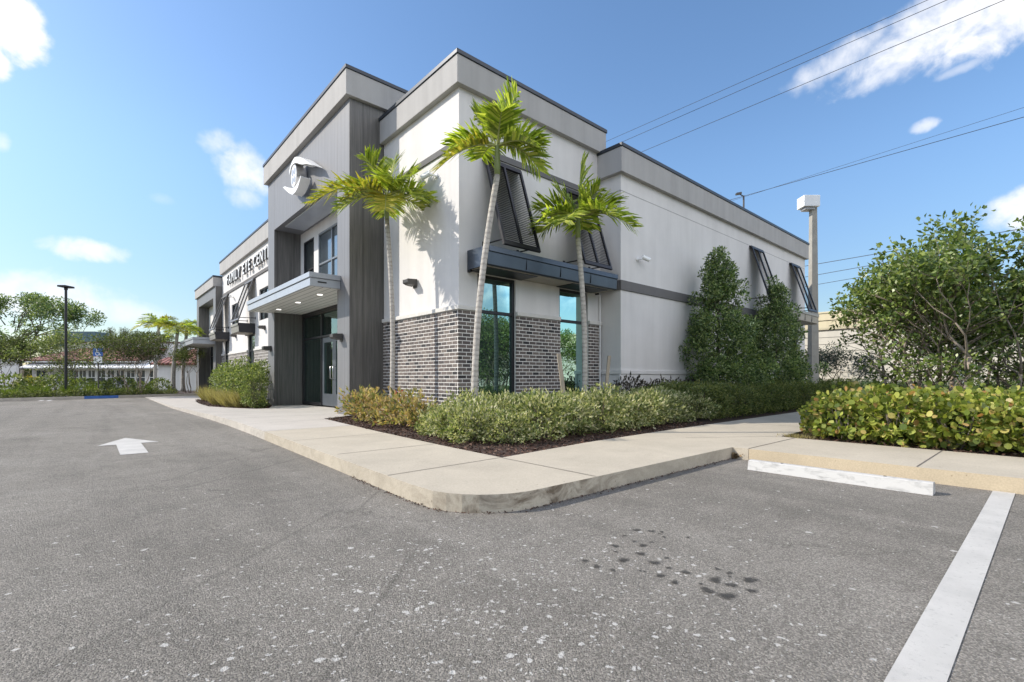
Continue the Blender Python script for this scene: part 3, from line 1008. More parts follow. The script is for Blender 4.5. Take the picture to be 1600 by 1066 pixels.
for a0, a1, hx in ((T + 2.56, T + 3.585, T + 3.48), (T + 3.595, T + 4.62, T + 3.70)):
    mb = MB()
    st = .14
    fbox(mb, SF, a0, a0 + st, -.11, -.05, .165, 2.43)
    fbox(mb, SF, a1 - st, a1, -.11, -.05, .165, 2.43)
    fbox(mb, SF, a0 + st, a1 - st, -.109, -.051, 2.26, 2.43)
    fbox(mb, SF, a0 + st, a1 - st, -.109, -.051, .165, .56)
    d_ = mb.build('entrance_door', M['door'], bld, bevel=.004)
    mb = MB()
    fbox(mb, SF, a0 + st - .02, a1 - st + .02, -.088, -.072, .54, 2.28)
    mb.build('pane', M['glass_clear'], d_)
    mb = MB()
    mb.tube([pos(SF, hx, -.05, 1.05), pos(SF, hx, .03, 1.07), pos(SF, hx, .03, 1.45), pos(SF, hx, -.05, 1.47)], .014, 8)
    mb.build('handle', M['steel'], d_, smooth=True)
# lobby behind the glass
mb = MB()
y0, y1 = T + .301, T + 7.019
mb.poly([(.22, y0, .16), (4.7, y0, .16), (4.7, y1, .16), (.22, y1, .16)], 0)
mb.poly([(4.7, y0, .16), (4.7, y1, .16), (4.7, y1, 3.7), (4.7, y0, 3.7)], 1)
mb.poly([(.22, y0, 3.5), (4.7, y0, 3.5), (4.7, y1, 3.5), (.22, y1, 3.5)], 1)
mb.box(.35, .50, T + 5.55, T + 6.2, .16, 3.5, 1)
mb.box(2.6, 3.3, T + 2.4, T + 5.4, .16, 1.25, 2)
mb.box(4.62, 4.69, T + 4.3, T + 5.2, 1.5, 2.3, 3)
mb.box(3.9, 4.6, T + 1.2, T + 1.8, .16, 2.1, 2)
for k in range(4):
    mb.box(1.0, 1.55, T + 1.3 + k * .62, T + 1.8 + k * .62, .55, .63, 4)
    mb.box(1.5, 1.57, T + 1.3 + k * .62, T + 1.8 + k * .62, .63, 1.05, 4)
M['lobby_floor'] = plain('lobby_floor', (.42, .40, .36), .3, .1)
M['lobby_wall'] = plain('lobby_wall', (.80, .82, .78), .8, .05)
M['lobby_wood'] = plain('lobby_wood', (.24, .17, .11), .5, .2)
mb.build('lobby_interior', [M['lobby_floor'], M['lobby_wall'], M['lobby_wood'], M['whitepaint'], M['bronze']], bld)

# entrance canopy
M['lamp'] = bpy.data.materials.new('lit_downlight')
M['lamp'].use_nodes = True
pb = M['lamp'].node_tree.nodes['Principled BSDF']
pb.inputs['Base Color'].default_value = (.9, .9, .88, 1)
pb.inputs['Emission Color'].default_value = (1, .97, .92, 1)
pb.inputs['Emission Strength'].default_value = .7
def canopy(xf, xw, xin, a0, a1, b0, b1, z0, z1, lights):
    mb = MB()
    lip = .13
    mb.box(xf - .03, xw, a0 - .03, a1 + .03, z1 - lip, z1)
    mb.box(xf, xw, a0, a1, z0, z1 - lip - .012)
    mb.box(xf + .02, xw - .01, a0 + .02, a1 - .02, z1 - lip - .012, z1 - lip)
    mb.box(xw, xin, b0, b1, z0 + .001, z1 - .02)
    c_ = mb.build('entrance_canopy', M['canopy'], bld, bevel=.006)
    mb = MB()
    mb.box(xf + .05, xw - .001, a0 + .05, a1 - .05, z0 - .006, z0 - .001)
    mb.box(xw + .001, xin - .03, b0 + .02, b1 - .02, z0 - .006, z0 - .001)
    mb.build('soffit', M['soffit'], c_)
    for x, y in lights:
        mb = MB()
        ring = [(x + .075 * math.cos(R(k * 30)), y + .075 * math.sin(R(k * 30)), z0 - .016) for k in range(12)]
        mb.prism(ring, (0, 0, .0095))
        mb.build('downlight', M['lamp'], c_)
    return c_
can = canopy(-1.71, -.942, -.0, T + .575, T + 6.885, T + .80, T + 6.54, 3.405, 3.745, [(-1.05, T + 1.75), (-1.05, T + 3.6), (-1.05, T + 5.6)])
mb = MB()
mb.box(-1.52, -1.30, T + .563, T + .574, 3.50, 3.535)
mb.build('fixture_slot', M['black'], can)
canopy(-1.42, -.352, .0, 24.2, 29.2, 24.9, 28.6, 3.05, 3.42, [])

# far tower
mb = MB()
mb.box(-.35, .3, 23.99, 24.7, 0, 6.43, 0, dk)
mb.box(-.35, .3, 29.7, 30.5, 0, 6.43, 0, dk)
mb.box(-.348, .3, 24.7, 29.7, 5.8, 6.43, 0, {'z0': 1})
mb.box(.42, 4.74, 24.0, 30.5, 0, 6.4, 1)
mb.build('far_tower', [M['panel'], M['clad']], bld, bevel=.006)
mb = MB()
mb.box(.24, .9, 24.69, 29.71, 3.4, 5.81)
mb.build('far_recess_wall', M['white'], bld)
window(F((.28, 0), (0, 1), (-1, 0)), 24.72, 29.5, .15, 3.35, (26.4, 28), (2.5,), M['glass_dark'], inset=.05, name='far_storefront')

# bricks
def bricks(f, a0, a1, z0, z1, brick, skip=(), corner=0, ch=.0797, L=.2145, proud=.03):
    x = a0
    spans = []
    for h0, h1 in skip:
        spans.append((x, h0)); x = h1
    spans.append((x, a1))
    for s0_, s1_ in spans:
        if s1_ - s0_ < .02:
            continue
        mb_m, mb_b = MB(), MB()
        fbox(mb_m, f, s0_, s1_, -.02, proud - .004, z0, z1)
        n = int(round((z1 - z0) / ch))
        for r_ in range(n):
            za = z0 + r_ * (z1 - z0) / n
            off = (.5 if (r_ + corner) % 2 else 0) * L
            a = s0_ - off
            while a < s1_:
                p0, p1 = max(a, s0_), min(a + L - .018, s1_)
                if p1 - p0 > .03:
                    j = random.uniform(-.0015, .0015)
                    fbox(mb_b, f, p0, p1, 0, proud + j, za + .0085, za + ch - .0085)
                a += L
        o = mb_m.build('brick_base', M['mortar'], bld)
        mb_b.build('brick_courses', brick, o)
bricks(FR, -.03, 4.72, .1, 2.53, M['brick'], ((.50, 1.60), (3.10, 4.20)))
bricks(FL, .001, 3.425, .1, 2.53, M['brick'], (), 1)
bricks(FL, 10.755, 23.985, .05, 2.36, M['brick_pale'], ((16.67, 17.93), (22.22, 23.38)), L=.43, ch=.128)
for f, a0, a1, z0, z1 in ((FR, -.065, .49, 2.535, 2.63), (FR, 1.61, 3.09, 2.535, 2.63), (FR, 4.21, 4.735, 2.535, 2.63), (FL, .002, 3.428, 2.536, 2.631),
                          (FL, 10.76, 16.65, 2.36, 2.45), (FL, 17.95, 22.2, 2.36, 2.45), (FL, 23.4, 23.98, 2.36, 2.45)):
    mb = MB()
    fbox(mb, f, a0, a1, -.02, .065, z0, z1)
    mb.build('stone_cap', M['cap'], bld, bevel=.01)

# awnings over the ground floor windows
def awning(f, a0, a1, pr, z0, z1, mat_, endmat, seams=0, soff=True):
    mb = MB()
    h = z1 - z0
    prof = [(0, z1), (pr + .03, z1 - .02), (pr + .03, z1 - .13), (pr, z1 - .14), (pr - .02, z0 + .02), (pr - .06, z0), (0, z0)]
    mb.prism([pos(f, a0 + .02, b_, z) for b_, z in prof], f[1] * (a1 - a0 - .04))
    for k in range(1, seams):
        a = a0 + (a1 - a0) * k / seams
        fbox(mb, f, a - .004, a + .004, pr - .02, pr + .006, z0 + .04, z1 - .14, 1)
    c_ = mb.build('window_awning', [mat_, M['bronze']], bld, bevel=.006)
    for a in (a0, a1 - .02):
        mb = MB()
        mb.prism([pos(f, a, b_, z) for b_, z in [(q[0] - (.01 if q[0] > .1 else 0), q[1]) for q in prof]], f[1] * .02)
        mb.build('end_plate', endmat, c_)
    for a in (a0 + .001, a1 - .06):
        mb = MB()
        fbox(mb, f, a, a + .059, .001, .10, z0 - .05, z1 - .12)
        mb.build('wall_bracket', M['bronze'], c_)
    if soff:
        mb = MB()
        fbox(mb, f, a0 + .05, a1 - .05, .02, pr - .09, z0 - .012, z0 - .002)
        mb.build('soffit', M['soffit_tan'], c_)
    return c_
M['soffit_tan'] = plain('tan_soffit', (.36, .32, .27), .6, .15, 5, vec=(1, 6, 1))
aw = awning(FR, .216, 4.57, .70, 3.40, 3.81, M['awning'], M['awning'], 4)
for a0, a1 in ((.28, 1.75), (2.95, 4.3)):
    mb = MB()
    fbox(mb, FR, a0, a1, .03, .58, 3.372, 3.386)
    mb.build('soffit_panel', M['bronze'], aw)
awning(FL, 16.58, 18.12, .70, 3.2, 3.64, M['awning_light'], M['bronze'])
awning(FL, 22.07, 23.72, .70, 3.2, 3.62, M['awning_light'], M['bronze'])
awning(RR, 14.1, 18.25, .70, 3.45, 3.88, M['awning_light'], M['bronze'], 5)

# bahama shutters
def shutter(f, a0, a1, zt, zb, outp, mat_):
    top = .09
    o = pos(f, 0, top, zt)
    dn = (f[2] * (outp - top) + Vector((0, 0, zb - zt)))
    Ls = dn.length
    dn.normalize()
    nr = f[1].cross(dn)
    if nr.dot(f[2]) < 0:
        nr = -nr
    W_ = a1 - a0
    mb = MB()
    def bar(u0, u1, l0, l1, th=.025):
        mb.obox(o + f[1] * (u0 + u1) / 2 + dn * (l0 + l1) / 2, f[1] * (u1 - u0) / 2, dn * (l1 - l0) / 2, nr * th)
    fw = .055
    bar(a0, a0 + fw, 0, Ls); bar(a1 - fw, a1, 0, Ls)
    bar(a0 + fw, a1 - fw, 0, .07); bar(a0 + fw, a1 - fw, Ls - .09, Ls)
    mid = (a0 + a1) / 2
    bar(mid - .028, mid + .028, .07, Ls - .09)
    n = int((Ls - .16) / .047)
    sd_ = (dn * .8 + nr * .6).normalized()
    sn_ = sd_.cross(f[1])
    for k in range(n):
        l = .07 + (k + .5) * (Ls - .16) / n
        for u0, u1 in ((a0 + fw, mid - .028), (mid + .028, a1 - fw)):
            mb.obox(o + f[1] * (u0 + u1) / 2 + dn * l, f[1] * (u1 - u0) / 2, sd_ * .025, sn_ * .004)
    s_ = mb.build('bahama_shutter', mat_, bld)
    for a in (a0 + .03, a1 - .03):
        mb = MB()
        mb.tube([pos(f, a, 0, zb + .14), pos(f, a, outp - .06, zb + .12)], .016, 6)
        fbox(mb, f, a - .03, a + .03, 0, .02, zb + .08, zb + .2)
        mb.build('support_arm', M['bronze'], s_)
    mb = MB()
    fbox(mb, f, a0, a1, 0, .09, zt - .03, zt + .05)
    mb.build('hinge_rail', mat_, s_)
shutter(FR, .62, 1.69, 5.88, 3.88, .73, M['shutter'])
shutter(FR, 3.22, 4.29, 5.88, 3.88, .73, M['shutter'])
shutter(RR, 12.76, 13.85, 6.0, 3.92, .75, M['shutter'])
shutter(RR, 16.83, 17.92, 6.0, 3.92, .75, M['shutter'])
shutter(FL, 16.5, 18.1, 5.72, 3.75, .72, M['shutter_light'])
shutter(FL, 22.2, 23.65, 5.70, 3.75, .72, M['shutter_light'])

# wall lamps
def wall_lamp(f, a, z):
    mb = MB()
    fbox(mb, f, a - .07, a + .07, 0, .03, z - .13, z + .08)
    ring = [pos(f, a - .11, b_, zz) for b_, zz in ((.03, z + .07), (.27, z + .05), (.27, z - .03), (.2, z - .06), (.03, z - .08))]
    mb.prism(ring, f[1] * .22)
    mb.build('wall_lamp', M['galv_dark'], bld, bevel=.006)
M['galv_dark'] = plain('lamp_bronze', (.075, .07, .066), .45, .1, metal=.3)
for f, a, z in ((FL, 1.80, 3.36), (FL, 14.9, 3.33), (FL, 20.5, 3.33), (TF, 3.93, 2.16), (TF, 10.4, 2.16)):
    wall_lamp(f, a, z)
def cctv(f, a, z, aim):
    mb = MB()
    mb.tube([pos(f, a, 0, z), pos(f, a, .03, z)], .055, 12)
    mb.tube([pos(f, a, .03, z), pos(f, a, .12, z - .01), pos(f, a + aim * .06, .16, z + .02)], .025, 8)
    c_ = pos(f, a + aim * .12, .19, z + .0)
    d_ = (f[1] * aim + f[2] * .45 + Vector((0, 0, -.35))).normalized()
    mb.tube([c_ - d_ * .11, c_ + d_ * .11], .052, 12)
    mb.tube([c_ - d_ * .10 + Vector((0, 0, .03)), c_ + d_ * .14 + Vector((0, 0, .03))], .045, 10)
    k = mb.build('security_camera', M['whitepaint'], bld, smooth=False)
    mb = MB()
    mb.tube([c_ + d_ * .111, c_ + d_ * .116], .036, 12)
    mb.build('lens', M['black'], k)
cctv(FL, .86, 5.62, 1)
cctv(RR, 5.5, 4.36, 1)
cctv(FL, 21.1, 5.45, -1)
mb = MB()
mb.box(.03, .1, .0, .05, .1, .11)
# steel tube beside the rear return wall
mb = MB()
mb.tube([(4.66, -.05, .1), (4.66, -.05, 3.36)], .02, 8)
mb.build('downpipe', M['whitepaint'], bld)

# lettering on the left wing
def letter(ch, a_left, z0, h, f, stand=.06, depth=.11):
    cu = bpy.data.curves.new('t', 'FONT')
    cu.body = ch
    cu.size = 1
    cu.extrude = .5
    cu.offset = .012
    o = bpy.data.objects.new('t', cu)
    COL.objects.link(o)
    dg = bpy.context.evaluated_depsgraph_get()
    dg.update()
    me = bpy.data.meshes.new_from_object(o.evaluated_get(dg))
    bpy.data.objects.remove(o)
    bpy.data.curves.remove(cu)
    co = np.empty(len(me.vertices) * 3)
    me.vertices.foreach_get('co', co)
    co = co.reshape(-1, 3)
    wd = co[:, 0].max() - co[:, 0].min()
    k = h / .70
    x = (co[:, 0] - co[:, 0].min()) * k
    y = co[:, 1] * k
    d = stand + (co[:, 2] + .5) * depth
    P = np.array([list(pos(f, a_left - xx, dd, z0 + yy)) for xx, yy, dd in zip(x, y, d)])
    me.vertices.foreach_set('co', P.ravel())
    me.materials.clear()
    me.materials.append(M['letter']); me.materials.append(M['letter_side'])
    me.update()
    for p in me.polygons:
        p.material_index = 0 if abs(p.normal.x) > .7 else 1
    me.name = 'letter'
    ob = bpy.data.objects.new('letter', me)
    COL.objects.link(ob)
    return ob, wd * k
sign = empty('sign_lettering')
sign.parent = bld
a = 21.95
for ch in 'FAMILY EYE CENTER':
    if ch == ' ':
        a -= .43
        continue
    ob, wd = letter(ch, a, 6.2, .52, FL)
    ob.parent = sign
    a -= wd + .172

# emblem on the tower: a disc between two curved lids
EB = F((-.94, 0), (0, 1), (-1, 0))
def trace(pts, b_):
    """outline drawn in the tower's front face (along, height) from the face's own coordinates"""
    return [pos(EB, a_, b_, z) for a_, z in pts]
UP = [(7.058, 7.265), (7.058, 7.38), (6.98, 7.469), (6.801, 7.556), (6.575, 7.6), (6.33, 7.551), (6.044, 7.441), (5.721, 7.276), (5.366, 7.065), (5.088, 6.898), (5.323, 6.991), (5.542, 7.084), (5.812, 7.149), (6.091, 7.258), (6.33, 7.366), (6.55, 7.431), (6.75, 7.447), (6.887, 7.406), (6.965, 7.333)]
LO = [(7.667, 7.049), (7.485, 7.023), (7.296, 6.945), (7.006, 6.826), (6.75, 6.755), (6.525, 6.737), (6.33, 6.765), (6.138, 6.832), (6.025, 6.891), (5.988, 6.848), (6.072, 6.75), (6.243, 6.645), (6.476, 6.571), (6.75, 6.566), (7.032, 6.683), (7.323, 6.842)]
em = empty('sign_emblem')
em.parent = bld
mb = MB()
mb.prism(trace(UP, .10), EB[2] * .26)
mb.build('upper_lid', M['letter'], em, bevel=.008)
mb = MB()
mb.prism(trace(LO, .10), EB[2] * .26)
mb.build('lower_lid', M['letter'], em, bevel=.008)
mb = MB()
ring = [(6.68 + .265 * math.cos(R(k * 15)), 7.10 + .335 * math.sin(R(k * 15))) for k in range(24)]
mb.prism(trace(ring, .06), EB[2] * .28)
dk_ = mb.build('disc', M['steel'], em)
mb = MB()
ring = [(6.68 + .25 * math.cos(R(k * 15)), 7.10 + .32 * math.sin(R(k * 15))) for k in range(24)]
mb.prism(trace(ring, .341), EB[2] * .006, 0)
for k in range(4):
    c_, s_ = math.cos(R(45 + k * 90)), math.sin(R(45 + k * 90))
    ring = [(6.68 + (.13 * c_ + .085 * math.cos(R(j * 30)) * .9), 7.10 + (.165 * s_ + .10 * math.sin(R(j * 30)))) for j in range(12)]
    mb.prism(trace(ring, .348), EB[2] * .006, 1)
mb.build('iris_pattern', [M['letter'], M['canopy']], dk_)

# ------------------------------------------------------------------ palms
def frond_parts(P0, vec, L, droop, nl=30, lf=.42, wd=.034, yel=0, parent=None, twist=0):
    d0 = Vector(vec).normalized()
    L *= .91
    pts = []
    n = 12
    for k in range(n + 1):
        s = k / n
        p = Vector(P0) + d0 * (s * L) + Vector((0, 0, -droop * L * s ** 2.1))
        pts.append(p)
    mb = MB()
    mb.tube(pts, [.019 * (1 - .8 * k / n) + .002 for k in range(n + 1)], 5)
    fr = mb.build('frond', M['rachis'], parent, smooth=True)
    Q = []
    for k in range(nl):
        s = .16 + .84 * (k + .5) / nl
        i = min(int(s * n), n - 1)
        u = s * n - i
        p = pts[i].lerp(pts[i + 1], u)
        tg = (pts[i + 1] - pts[i]).normalized()
        side = tg.cross(Vector((0, 0, 1)))
        if side.length < .2:
            side = tg.cross(RIGHT)
        side.normalize()
        upv = side.cross(tg).normalized()
        ll = lf * (.45 + .75 * math.sin(math.pi * min(1, (s - .05) * .98)) ** .8) * (1.0 if s < .85 else .85)
        for sg in (-1, 1):
            fw = .55 + .75 * max(0, s - .45)
            d = (side * sg + tg * (fw + random.uniform(-.12, .12)) + upv * random.uniform(.05, .6)).normalized()
            l_ = ll * random.uniform(.85, 1.1)
            w_ = wd * random.uniform(.85, 1.15)
            nrm = (upv + side * (-sg) * .5 + tg * random.uniform(-.3, .3)).normalized()
            wv = d.cross(nrm).normalized() * w_ * .5
            sag = random.uniform(.10, .34)
            a0 = p
            a1 = p + d * l_ * .5 - Vector((0, 0, sag * .12 * l_))
            a2 = p + d * l_ * .92 - Vector((0, 0, sag * .75 * l_))
            Q.append((a0 - wv * .5, a1 - wv, a1 + wv, a0 + wv * .5))
            Q.append((a1 - wv, a2 - wv * .18, a2 + wv * .18, a1 + wv))
    V = np.array([[list(v) for v in q] for q in Q])
    mat_ = M['lf_palm_dead'] if yel > 1.5 else M['lf_palm_y'] if yel > .5 else M['lf_palm']
    quads_mesh('leaflets', V, mat_, fr)
    return fr

def cdir(r_, d, u):
    return RIGHT * r_ + FWD * d + Vector((0, 0, u))
def palm(base, lean, h, r0, r1, fronds, label, nl=30, lf=.42, wd=.034, ring=True, group=None, name='palm_tree'):
    t_ = empty(name, base)
    tag(t_, label, 'palm tree', group)
    top = Vector((lean.x, lean.y, h))
    sh = h * .12 if h < 6 else .8
    pts, rad = [], []
    for k in range(15):
        s = k / 14
        bow = math.sin(s * math.pi) * .035 * h
        pts.append(Vector((lean.x * s ** 1.2, lean.y * s ** 1.2, (h - sh) * s)) - lean.normalized() * bow * .5 if lean.length > .01 else Vector((0, 0, (h - sh) * s)))
        rad.append(r0 + (r1 - r0) * s ** .7 + (.05 * (1 - s / .08) if s < .08 else 0))
    mb = MB()
    mb.tube(pts, rad, 12)
    mb.build('trunk', M['palm_trunk'], t_, smooth=True)
    mb = MB()
    mb.tube([pts[-1], pts[-1].lerp(top, .3), pts[-1].lerp(top, .8), top], [rad[-1] * 1.0, rad[-1] * 1.08, rad[-1] * .75, rad[-1] * .35], 10)
    mb.build('crownshaft', M['crownshaft'], t_, smooth=True)
    for f in fronds:
        vec, L, dr = f[0], f[1], f[2]
        yel = f[3] if len(f) > 3 else 0
        frond_parts(pts[-1].lerp(top, .82), cdir(*vec), L, dr, nl, lf, wd, yel, t_)
    return t_

p1 = at(611, 10.75, .1)
e1 = at(604.5, 10.8)
palm(p1, Vector((e1.x - p1.x, e1.y - p1.y, 0)), 5.18, .058, .05, [
    ((-1, -.34, .5), 1.9, .62, 1), ((-.85, .25, .62), 1.45, .38), ((-.35, -.3, .95), 1.25, .25), ((.12, .15, 1), 1.15, .14), ((.5, .25, .8), 1.2, .25),
    ((1, -.1, .48), 1.35, .55), ((.75, -.6, .3), 1.2, .55), ((-.55, -.6, .3), 1.05, .6, 1), ((.12, -.55, -.05), .95, .6, 1), ((.9, .5, .3), 1.2, .6), ((-.9, -.35, .1), 1.15, .5), ((.3, -.5, .55), .95, .5), ((-.2, .8, .4), 1.2, .5)],
    'palm with yellowing drooping fronds close to the brick front wall', 38, .52, .044)
p2 = at(741, 8.3, .1)
e2 = at(777, 8.42)
palm(p2, Vector((e2.x - p2.x, e2.y - p2.y, 0)), 5.17, .062, .052, [
    ((.36, -.1, 1), 1.10, .06), ((-.45, .0, .85), .85, .22), ((-1, -.1, .5), 1.0, .5), ((-.55, -.3, .0), 1.15, .55, 1), ((.9, .1, .6), 1.0, .5), ((.75, -.35, .25), .85, .5),
    ((.05, .4, .85), .95, .1), ((.1, -.5, .7), .8, .3), ((1, .5, .55), 1.05, .72), ((-.3, .6, .4), .9, .4)],
    'tallest palm leaning in front of the shuttered corner window', 36, .45, .043)
p3 = at(912, 10.6, .1)
e3 = at(903, 10.55)
palm(p3, Vector((e3.x - p3.x, e3.y - p3.y, 0)), 4.62, .062, .055, [
    ((.06, 0, 1), 1.35, .0), ((-.85, 0, .62), 1.2, .42), ((-.8, -.35, .25), 1.1, .5), ((.8, .1, .7), 1.2, .35), ((.95, -.1, .35), 1.4, .55), ((-.3, -.6, .1), .95, .55),
    ((-.42, .2, .85), 1.0, .2), ((.45, -.2, .8), .95, .25), ((.5, -.6, .3), 1.0, .5), ((.2, .7, .4), 1.0, .5), ((-.9, .5, .3), 1.0, .5)],
    'shortest palm with stout green fronds in front of the second shutter', 27, .55, .058)
for px, d, sc_, lb in ((271, 31, 1.0, 'bushy palm in front of the red tiled gable'), (243, 36, .95, 'palm with ragged crown behind the bushy palm'), (286, 34, 1.05, 'palm beside the far entrance canopy')):
    b0 = at(px, d, .1)
    fr = []
    for k in range(15):
        an = k * 2.4 + px
        fr.append(((math.cos(an), math.sin(an), random.uniform(.0, 1.0)), 1.7 * sc_ * random.uniform(.8, 1.1), random.uniform(.35, .7), 1 if random.random() < .3 else 0))
    palm(b0, cdir(.25, 0, 0), zat(512 if px > 250 else 503, d), .13, .10, fr, lb, 20, .5, .06)

# ------------------------------------------------------------------ shrubs
def shrub_proto(name, n, rx, ry, h, L, W, leaf, bark=M['bark_dark'], flat=0, zc=.45, lump=.14, up=.25, spread=.8, nst=9, shell=.55, rnd=False):
    P, D = mound(n, rx, ry, h, zc, shell, lump, flat)
    o = quads_mesh(name, round_leaves(P, D, L, spread, up) if rnd else leaf_quads(P, D, L, W, spread, up), leaf)
    mb = MB()
    stems(mb, nst, h * .85, .012, rx * .7)
    mb.build('stem', bark, o)
    return o
def row(protos, spots, label, cat, group, jit=.06, smin=.88, smax=1.1):
    used = set()
    for i, s_ in enumerate(spots):
        k = i % len(protos)
        o = protos[k] if k not in used else copy_tree(protos[k])
        used.add(k)
        o.location = (s_[0] + random.uniform(-jit, jit), s_[1] + random.uniform(-jit, jit), s_[2] if len(s_) > 2 else .12)
        o.rotation_euler = (0, 0, random.uniform(0, 6.28))
        q = random.uniform(smin, smax) * (s_[3] if len(s_) > 3 else 1)
        o.scale = (q, q, q * random.uniform(.92, 1.04) * (s_[4] if len(s_) > 4 else 1))
        tag(o, label, cat, group)

pr = [shrub_proto('hedge_shrub', 1900, .48, .48, .72, .082, .036, M['lf_hedge'], flat=.85, up=.7, spread=.65, lump=.36) for _ in range(3)]
sp = []
for j, y in enumerate((-2.82, -2.15, -1.5)):
    for i in range(9):
        x = -1.0 + i * .68 + (j % 2) * .3
        if y < -2.5 and x < -.6: continue
        sp.append((x, y))
sp += [(-1.45, -2.5, .12, .82), (-1.12, -2.98, .12, .68), (-1.5, -1.9, .12, .78), (-1.4, -1.3, .12, .85)]
row(pr, sp, 'pale variegated shrub of the low clipped hedge round the brick corner', 'shrub', 'low pale hedge shrubs at the corner', .08, .78, 1.04)
pr = [shrub_proto('hedge_shrub', 3000, .55, .55, .8, .07, .026, M['lf_hedge2'], flat=.75, up=.5) for _ in range(3)]
sp = []
for j, y in enumerate((-2.95, -2.25, -1.55)):
    for i in range(13):
        sp.append((5.1 + i * .76 + (j % 2) * .3, y))
row(pr, sp, 'feathery darker green shrub of the hedge row along the shaded side walk', 'shrub', 'dark hedge shrubs along the side walk')
# bronze-leaved plants between hedge and plinth
pr = [shrub_proto('accent_shrub', 420, .42, .42, .95, .10, .045, leafmat('bronze_leaves', [(0, (.035, .03, .03)), (1, (.12, .10, .09))]), up=.7, spread=.6)]
row(pr, [(4.2 + k * .62, -.98) for k in range(7)], 'bronze leaved bush at the foot of the white side wall', 'shrub', 'bronze bushes along the white side wall', .05)

# crotons by the tower
pr = [shrub_proto('croton_shrub', 680, .5, .5, .8, .14, .056, M['lf_croton'], up=.7, spread=.65, lump=.46) for _ in range(2)]
row(pr, [(-1.05, 2.45, .12, .92), (-1.2, 1.75, .12, .98), (-1.2, 1.05, .12, .88), (-1.2, .35, .12, .88), (-1.25, -.3, .12, .78), (-.75, 2.75, .12, .75)], 'orange and yellow leaved croton between the tower and brick wall', 'shrub', 'crotons in front of the brick wall', .06, .74, .96)
P, D = mound(60, .09, .09, .2, .5)
o = quads_mesh('red_flower', leaf_quads(P, D, .06, .035, .7, .4), M['lf_red'], None, at(624, 10.5, .62))
mb = MB(); mb.tube([(0, 0, -.55), (0, 0, .12)], .008, 5); mb.build('stem', M['bark_dark'], o)
tag(o, 'red flower spike rising above the crotons', 'flower')

# hedge in front of the left wing
pr = [shrub_proto('ficus_shrub', 2300, .62, .62, 1.6, .095, .05, M['lf_ficus'], flat=.7, zc=.5, up=.35, nst=14, lump=.26) for _ in range(2)]
row(pr, [(-1.82, 9.0, .06, .66, 1.38), (-1.68, 9.9, .06, .82, 1.2), (-1.62, 10.9, .06, .95, 1.04), (-1.55, 12.0, .06, 1, 1), (-1.5, 13.1, .06, .98, 1), (-1.4, 14.3, .06, .95, 1), (-1.3, 15.6, .05, .95, 1), (-1.1, 16.9, .05, .9, 1)], 'tall bright green clipped bush before the lettered wing', 'shrub', 'tall hedge bushes by the lettered wing', .03, .95, 1.04)
def tuft_proto(name, n, h, r_, mat_):
    a = rng.uniform(0, 6.28, n); rr = rng.random(n) ** .5 * r_ * .5
    P = np.stack([np.cos(a) * rr, np.sin(a) * rr, np.zeros(n)], 1)
    D = np.stack([np.cos(a) * .5, np.sin(a) * .5, np.ones(n)], 1)
    return quads_mesh(name, leaf_quads(P, D, h, .012, .22, .2), mat_)
pr = [tuft_proto('grass_tuft', 420, .62, .3, M['lf_gold']) for _ in range(2)]
row(pr, [(-2.2, 10.2, .08), (-2.25, 11.0, .08), (-2.3, 11.8, .08), (-2.15, 12.7, .08), (-2.1, 13.6, .07), (-2.0, 9.6, .08), (-2.0, 14.6, .07), (-1.9, 15.6, .06), (-1.9, 16.5, .05)], 'golden grassy clump at the foot of the tall green bushes', 'grass clump', 'golden grass clumps', .08)

# sea grape hedge on the right
pr = [shrub_proto('sea_grape_shrub', 1400, .52, .52, .74, .074, .09, M['lf_grape'], flat=.75, up=.45, spread=.75, lump=.24, bark=M['bark'], rnd=True) for _ in range(3)]
sp = []
for j, x in enumerate((3.05, 3.75, 4.45)):
    for i in range(9):
        sp.append((x, -6.1 - i * .66 - (j % 2) * .3, .12, 1.0))
sp += [(3.55, -5.78, .12, .82), (4.3, -5.72, .12, .8)]
row(pr, sp, 'round leaved yellow green shrub of the low hedge behind the wheel stop', 'shrub', 'round leaved hedge shrubs')
n = 350
P = np.stack([rng.normal(2.72, .12, n), rng.normal(-5.62, .12, n), np.full(n, .13)], 1)
D = np.stack([rng.normal(0, .5, n), rng.normal(0, .5, n), np.ones(n)], 1)
tag(quads_mesh('dry_grass', leaf_quads(P, D, .07, .006, .4, .2), M['lf_gold']), 'dry grass at the tip of the hedge bed', 'grass', kind='stuff')
# dead leaves caught in the kerb corner
c0 = ground(1168, 711, .012)
n = 240
P = np.stack([c0.x - .08 + np.abs(rng.normal(0, .07, n)) * rng.choice([-1, 1], n), c0.y + .1 + rng.normal(0, .07, n), rng.random(n) * .06 + .006], 1)
P[:, 0] = np.minimum(P[:, 0], .725); P[:, 1] = np.minimum(P[:, 1], -5.44)
D = rng.normal(0, 1, (n, 3)); D[:, 2] *= .4
tag(quads_mesh('leaf_litter', leaf_quads(P, D, .045, .022, .5, .1), M['lf_litter']), 'brown dead leaves caught in the kerb corner', 'dead leaves', kind='stuff')

